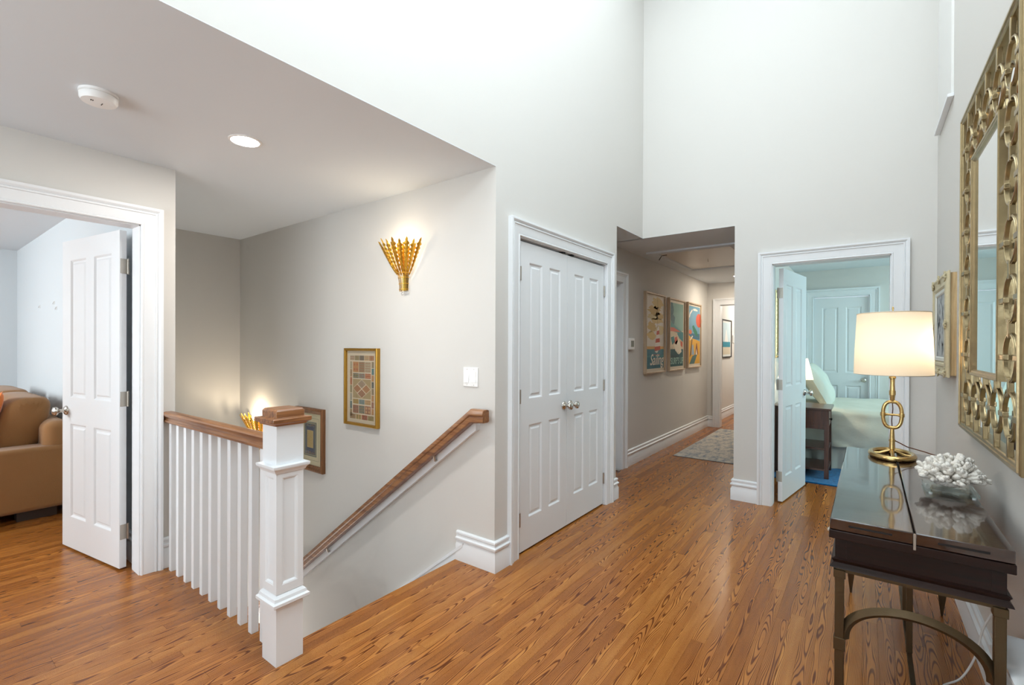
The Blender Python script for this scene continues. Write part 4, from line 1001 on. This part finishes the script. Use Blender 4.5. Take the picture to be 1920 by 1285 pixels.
def orn(u, v, s, name='ornament'):
    b = M()
    for i in range(9):
        a = 2*PI*i/9; b.lathe([(.001, .004), (s*.26, .003), (s*.2, -.004), (s*.01, -.006)][::-1], Po(u+s*.62*math.cos(a), v+s*.62*math.sin(a), .050), (0, 1, 0), 8)
    b.lathe([(s*.4, -.006), (s*.34, .004), (s*.01, .008)], Po(u, v, .050), (0, 1, 0), 10)
    return b.build(name, crm, of, smooth=60)
for u in (.03, pw-.03):
    for v in (.03, ph-.03): orn(u, v, .036)
orn(pw/2, ph-.02, .032); orn(pw/2, .02, .032); orn(.02, ph/2, .032); orn(pw-.02, ph/2, .032)
# raised wall panel near the ceiling
wp = thing('wall_panel', (4.06, MY, 2.81), 'raised white wall panel high above the ornate frame', 'panel', kind='structure')
M().box(3.76, 4.36, MY, MY+.012, 2.825, 4.6).build('panel_board', mat('panel_white', 'E4E3E0', .6, bump=.12, bscale=90), wp)
M().box(3.74, 4.38, MY, MY+.03, 2.808, 2.828).build('panel_ledge', white, wp, bevel=.002)

# ------------------------------------------------------------------ bedroom
blue = rug_mat('blue_rug', ['05507C', '08659A', '0C70A6'], 14)
br = thing('area_rug', (6.4, -.3, 0), 'bright blue rug under nightstand and bed', 'rug')
M().box(5.49, 7.7, -1.9, .78, 0, .012).build('pile', blue, br, bevel=.004)
M().box(5.484, 7.706, -1.906, .786, 0, .005).build('binding', mat('blue_binding', '0C3E6C', .9, bump=.1), br)
dw = wood('dark_walnut', '3A2018', '5A3426', 2, 1.0, .35, .2); dwh = wood('dark_walnut_top', '3A2218', '54342A', 1, 1.0, .3, .3)
ns = thing('nightstand', (5.93, .52, .012), 'dark walnut nightstand with open shelves beside the bed', 'nightstand')
nx0, nx1, ny0, ny1 = 5.69, 6.17, .275, .755
M().box(nx0-.02, nx1+.02, ny0-.02, ny1+.0, .70, .722).build('top', dwh, ns, bevel=.003)
for x in (nx0, nx1-.04):
    for y in (ny0, ny1-.04): M().box(x, x+.04, y, y+.04, .012, .70).build('leg', dw, ns, bevel=.002)
for x in (nx0+.006, nx1-.022): 
    M().box(x, x+.016, ny0+.04, ny1-.04, .52, .70).build('side_panel', dw, ns)
    for y in (ny0+.13, ny0+.24, ny0+.35): M().box(x-.002, x+.018, y, y+.005, .545, .675).build('groove_strip', dwh, ns)
    M().box(x-.003, x+.019, ny0+.04, ny1-.04, .51, .54).build('side_rail', dw, ns); M().box(x-.003, x+.019, ny0+.04, ny1-.04, .675, .70).build('side_rail', dw, ns)
dr = M().box(nx0+.04, nx1-.04, ny0+.004, ny0+.02, .53, .69).build('drawer', dw, ns, bevel=.002)
M().lathe([(.007, 0), (.006, .012), (.013, .02), (.012, .028), (.001, .031)], ((nx0+nx1)/2-.19, ny0+.004, .615), (0, -1, 0), 12).build('knob', dk, dr, smooth=50)
for z in (.30, .09): M().box(nx0+.004, nx1-.004, ny0+.004, ny1-.004, z, z+.02).build('shelf', dwh, ns)
# bedside lamp
bl = thing('bedside_lamp', (5.93, .53, .722), 'small lit lamp with white shade on the nightstand', 'lamp')
bx_, by_ = 5.86, .585
M().lathe([(.06, 0), (.06, .012), (.05, .018), (.02, .022), (.018, .04), (.045, .07), (.058, .11), (.05, .15), (.02, .19), (.01, .2), (.01, .3)], (bx_, by_, .722), (0, 0, 1), 20).build('base', mat('lamp_grey_green', '6E7468', .3, .3, bump=.02), bl, smooth=40)
M().lathe([(.165, 1.0), (.115, 1.22)], (bx_, by_, 0), (0, 0, 1), 36, cap=False).build('lamp_shade', shade_mat('bedside_shade', 'F6EAD2'), bl, smooth=60)
M().lathe([(.012, 0), (.025, .05), (.004, .09)], (bx_, by_, 1.03), (0, 0, 1), 12).build('bulb', emit('bedside_bulb', 'FFE2B0', 8), bl, smooth=50)
point('bedside_light', (bx_, by_, 1.12), 5, (1, .86, .66), .03, bl)
# bed
linen = mat('pale_linen', 'D9D6C6', .85, bump=.15, bscale=40, sheen=.2, spec=.15)
linen2 = mat('bed_skirt_cotton', 'CFCDC2', .9, bump=.1, bscale=30, spec=.15)
bd = thing('bed', (6.98, -.35, .012), 'bed with pale rumpled duvet and white skirt', 'bed')
X0, X1, Y0_, Y1_ = 6.27, 7.7, -1.35, .76
M().box(X0+.03, X1-.03, Y0_+.02, Y1_-.02, .20, .45).build('box_spring', linen2, bd)
M().box(X0, X1, Y1_-.03, Y1_+.02, .012, 1.02).build('headboard', linen2, bd, bevel=.015)
from mathutils import noise as NZ
b = M(); nu, nv = 64, 60; vs = []; fs = []
# duvet: profile across the bed (x) drops down on the near side
prof = []
for i in range(nu+1):
    t = i/nu
    if t < .32: u = t/.32; x, z = X0-.03-.012*math.sin(u*PI), .245+u*.36
    elif t < .42: u = (t-.32)/.10*PI/2; x, z = X0+.05-.08*math.cos(u), .605+.06*math.sin(u)
    else: u = (t-.42)/.58; x, z = X0+.05+u*(X1-X0-.06), .665+.035*math.sin(u*PI)
    prof.append((x, z, t))
for j in range(nv+1):
    y = Y1_-.04+(Y0_-.05-Y1_+.04)*j/nv
    for x, z, t in prof:
        q = Vector((x*2.2, y*2.6, t*3)); d = NZ.noise(q)*.035+NZ.noise(q*3.1)*.014
        dx = -abs(d)*1.2 if t < .36 else 0; dz = d*.7 if t > .36 else d*.25
        if t < .02: dz += .018*math.sin(y*9)+.01*math.sin(y*23)
        vs.append((x+dx, y, z+dz))
for j in range(nv):
    for i in range(nu): a = j*(nu+1)+i; fs.append((a, a+1, a+nu+2, a+nu+1))
b.add(vs, fs); b.build('duvet', linen, bd, smooth=80)
b = M(); vs = []; fs = []
for i in range(121):
    y = Y1_-.02+(Y0_-Y1_)*i/120; dx = .018*math.sin(i*.9)+.012*math.sin(i*.37+1)
    vs += [(X0+.03, y, .36), (X0+dx*.4, y, .2), (X0-.01+dx, y, .0135)]
for i in range(120):
    for kk in range(2): a = i*3+kk; fs.append((a, a+1, a+4, a+3))
b.add(vs, fs); b.build('bed_skirt', linen2, bd, smooth=80)
def pillow(name, loc, sx, sy, sz, rotm, m, label, cat='pillow'):
    b = M(); n = 18; vs = []; fs = []
    for s in (1, -1):
        for i in range(n+1):
            for j in range(n+1):
                u, v = -1+2*i/n, -1+2*j/n
                th = (max(0, 1-abs(u)**2.6)*max(0, 1-abs(v)**2.6))**.42
                pin = 1-.07*(abs(u)**3)*(abs(v)**3)*0-.05*(1-abs(v))*abs(u)**6-.05*(1-abs(u))*abs(v)**6
                w_ = NZ.noise(Vector((u*2.2+loc[0]*5, v*2.2, s*1.3)))*.10*th
                p = Vector((u*sx*pin, v*sy*pin, s*sz*th*(1+w_*2)))
                vs.append(Vector(loc)+rotm @ p)
    for s in range(2):
        o_ = s*(n+1)**2
        for i in range(n):
            for j in range(n):
                a = o_+i*(n+1)+j; fs.append((a, a+1, a+n+2, a+n+1))
    b.add(vs, fs); o = b.build(name, m, smooth=80)
    return tag(o, label, cat) if label else o
R = Matrix.Rotation
pillow('pillow', (6.62, .43, .91), .27, .33, .11, R(math.radians(62), 3, 'X') @ R(PI/2, 3, 'Z') @ Matrix.Identity(3), mat('aqua_pillow_cotton', 'D6DCD0', .85, bump=.1, bscale=60, sheen=.2), 'large pale pillow leaning at the head of the bed')
pillow('pillow', (6.47, .655, .86), .2, .18, .05, R(math.radians(75), 3, 'X') @ R(PI/2, 3, 'Z'), mat('white_pillow_cotton', 'E2E2DA', .85, bump=.1, bscale=60, sheen=.2), 'white pillow behind the bedside lamp')
# gold beaded frame on the bedroom side wall, seen through the hinge gap
gf = thing('gold_frame', (6.2, PE-T, 1.3), 'gold beaded frame seen through the bedroom door hinge gap', 'picture')
Pg = lambda u, v, d: Vector((5.85+u, PE-T-d, 1.22+v))
frame_rect(Pg, 0, .75, 0, .75, .06, [(0, 0), (0, .02), (.02, .032), (.05, .028), (.06, .012)], 'frame', champ, gf)
M().box(5.90, 6.55, PE-T-.012, PE-T-.001, 1.27, 1.92).build('panel', mat('gold_panel', '7A663C', .6, .2, bump=.3, bscale=50), gf)
for i in range(15):
    for v in (.025, .725): M().lathe([(.013, 0), (.011, .006), (.004, .01)], Pg(.02+.05*i, v, .026), (0, -1, 0), 8).build('bead', champ, gf, smooth=50)
    for u in (.025, .725): M().lathe([(.013, 0), (.011, .006), (.004, .01)], Pg(u, .02+.05*i, .026), (0, -1, 0), 8).build('bead', champ, gf, smooth=50)

# ------------------------------------------------------------------ left room: sofa
tanf = mat('tan_sofa_fabric', '996F46', .9, bump=.25, bscale=320, sheen=.25, spec=.15, var=.06, vscale=8)
sf = thing('sofa', (.42, 6.0, 0), 'tan fabric sofa seen through the left doorway', 'sofa')
M().box(-.06, .90, 5.06, 7.10, .085, .40).build('base', tanf, sf, bevel=.02, seg=3)
M().box(-.10, .90, 5.03, 5.26, .075, .555).build('arm', tanf, sf, bevel=.03, seg=4)
M().box(-.10, .90, 6.95, 7.18, .075, .555).build('arm', tanf, sf, bevel=.03, seg=4)
M().box(.76, .93, 5.05, 7.16, .10, .74).build('backrest', tanf, sf, bevel=.075, seg=6)
for x in (-.02, .62):
    for y in (5.09, 6.98): M().box(x, x+.22, y, y+.12, 0, .08).build('foot', mat('dark_sofa_foot', '3A2C24', .5, bump=.02), sf)
def cushion(name, x0, x1, y0, y1, z0, z1, lean, m, par):
    b = M(); n = 14; k_ = 26; rings = []
    cxx, czz = (x0+x1)/2, (z0+z1)/2; a, c_ = (x1-x0)/2, (z1-z0)/2
    for i in range(n+1):
        t = i/n; y = y0+(y1-y0)*t
        s = min(1, (1-abs(2*t-1)**6)**.5*.25+.78) if 0 < i < n else .70
        ring = []
        for q in range(k_):
            an = 2*PI*q/k_; cs, sn = math.cos(an), math.sin(an)
            xx = a*math.copysign(abs(cs)**.62, cs)*s; zz = c_*math.copysign(abs(sn)**.62, sn)*(.9+.1*s)
            nz = NZ.noise(Vector((xx*9, y*6, zz*9)))*.012
            ring.append((cxx+xx*(1+nz*4)+lean*zz, y, czz+zz*(1+nz*4)))
        rings.append(ring)
    b.strip(rings); return b.build(name, m, par, smooth=70, sub=1)
cushion('seat_cushion', -.08, .62, 5.27, 6.1, .39, .53, 0, tanf, sf); cushion('seat_cushion', -.08, .62, 6.11, 6.94, .39, .53, 0, tanf, sf)
cushion('back_cushion', .53, .83, 5.24, 6.1, .50, .92, .2, tanf, sf); cushion('back_cushion', .53, .83, 6.11, 6.94, .50, .93, .2, tanf, sf)
pillow('throw_pillow', (.475, 5.42, .74), .2, .2, .06, R(math.radians(-68), 3, 'Y') @ R(math.radians(20), 3, 'Z'), mat('orange_velvet', 'E87A1C', .8, bump=.1, sheen=.4), 'orange throw pillow on the tan sofa', 'pillow')
for y, z, l in ((6.46, 1.712, 'clear adhesive wall hook above the sofa, leftmost'), (5.83, 1.716, 'clear adhesive wall hook above the sofa, upper right'), (5.74, 1.664, 'small white wall hook above the sofa, lowest')):
    hk = thing('wall_hook', (.945, y, z-.03), l, 'hook', 'hooks on the pale blue wall')
    M().box(.941, .945, y-.007, y+.007, z-.02, z+.012).build('hook_plate', plate, hk, bevel=.001)
    M().tube([(.942, y, z+.006), (.935, y, z-.008), (.933, y, z-.015), (.937, y, z-.016)], .0018, 6).build('hook_arm', nickel, hk)
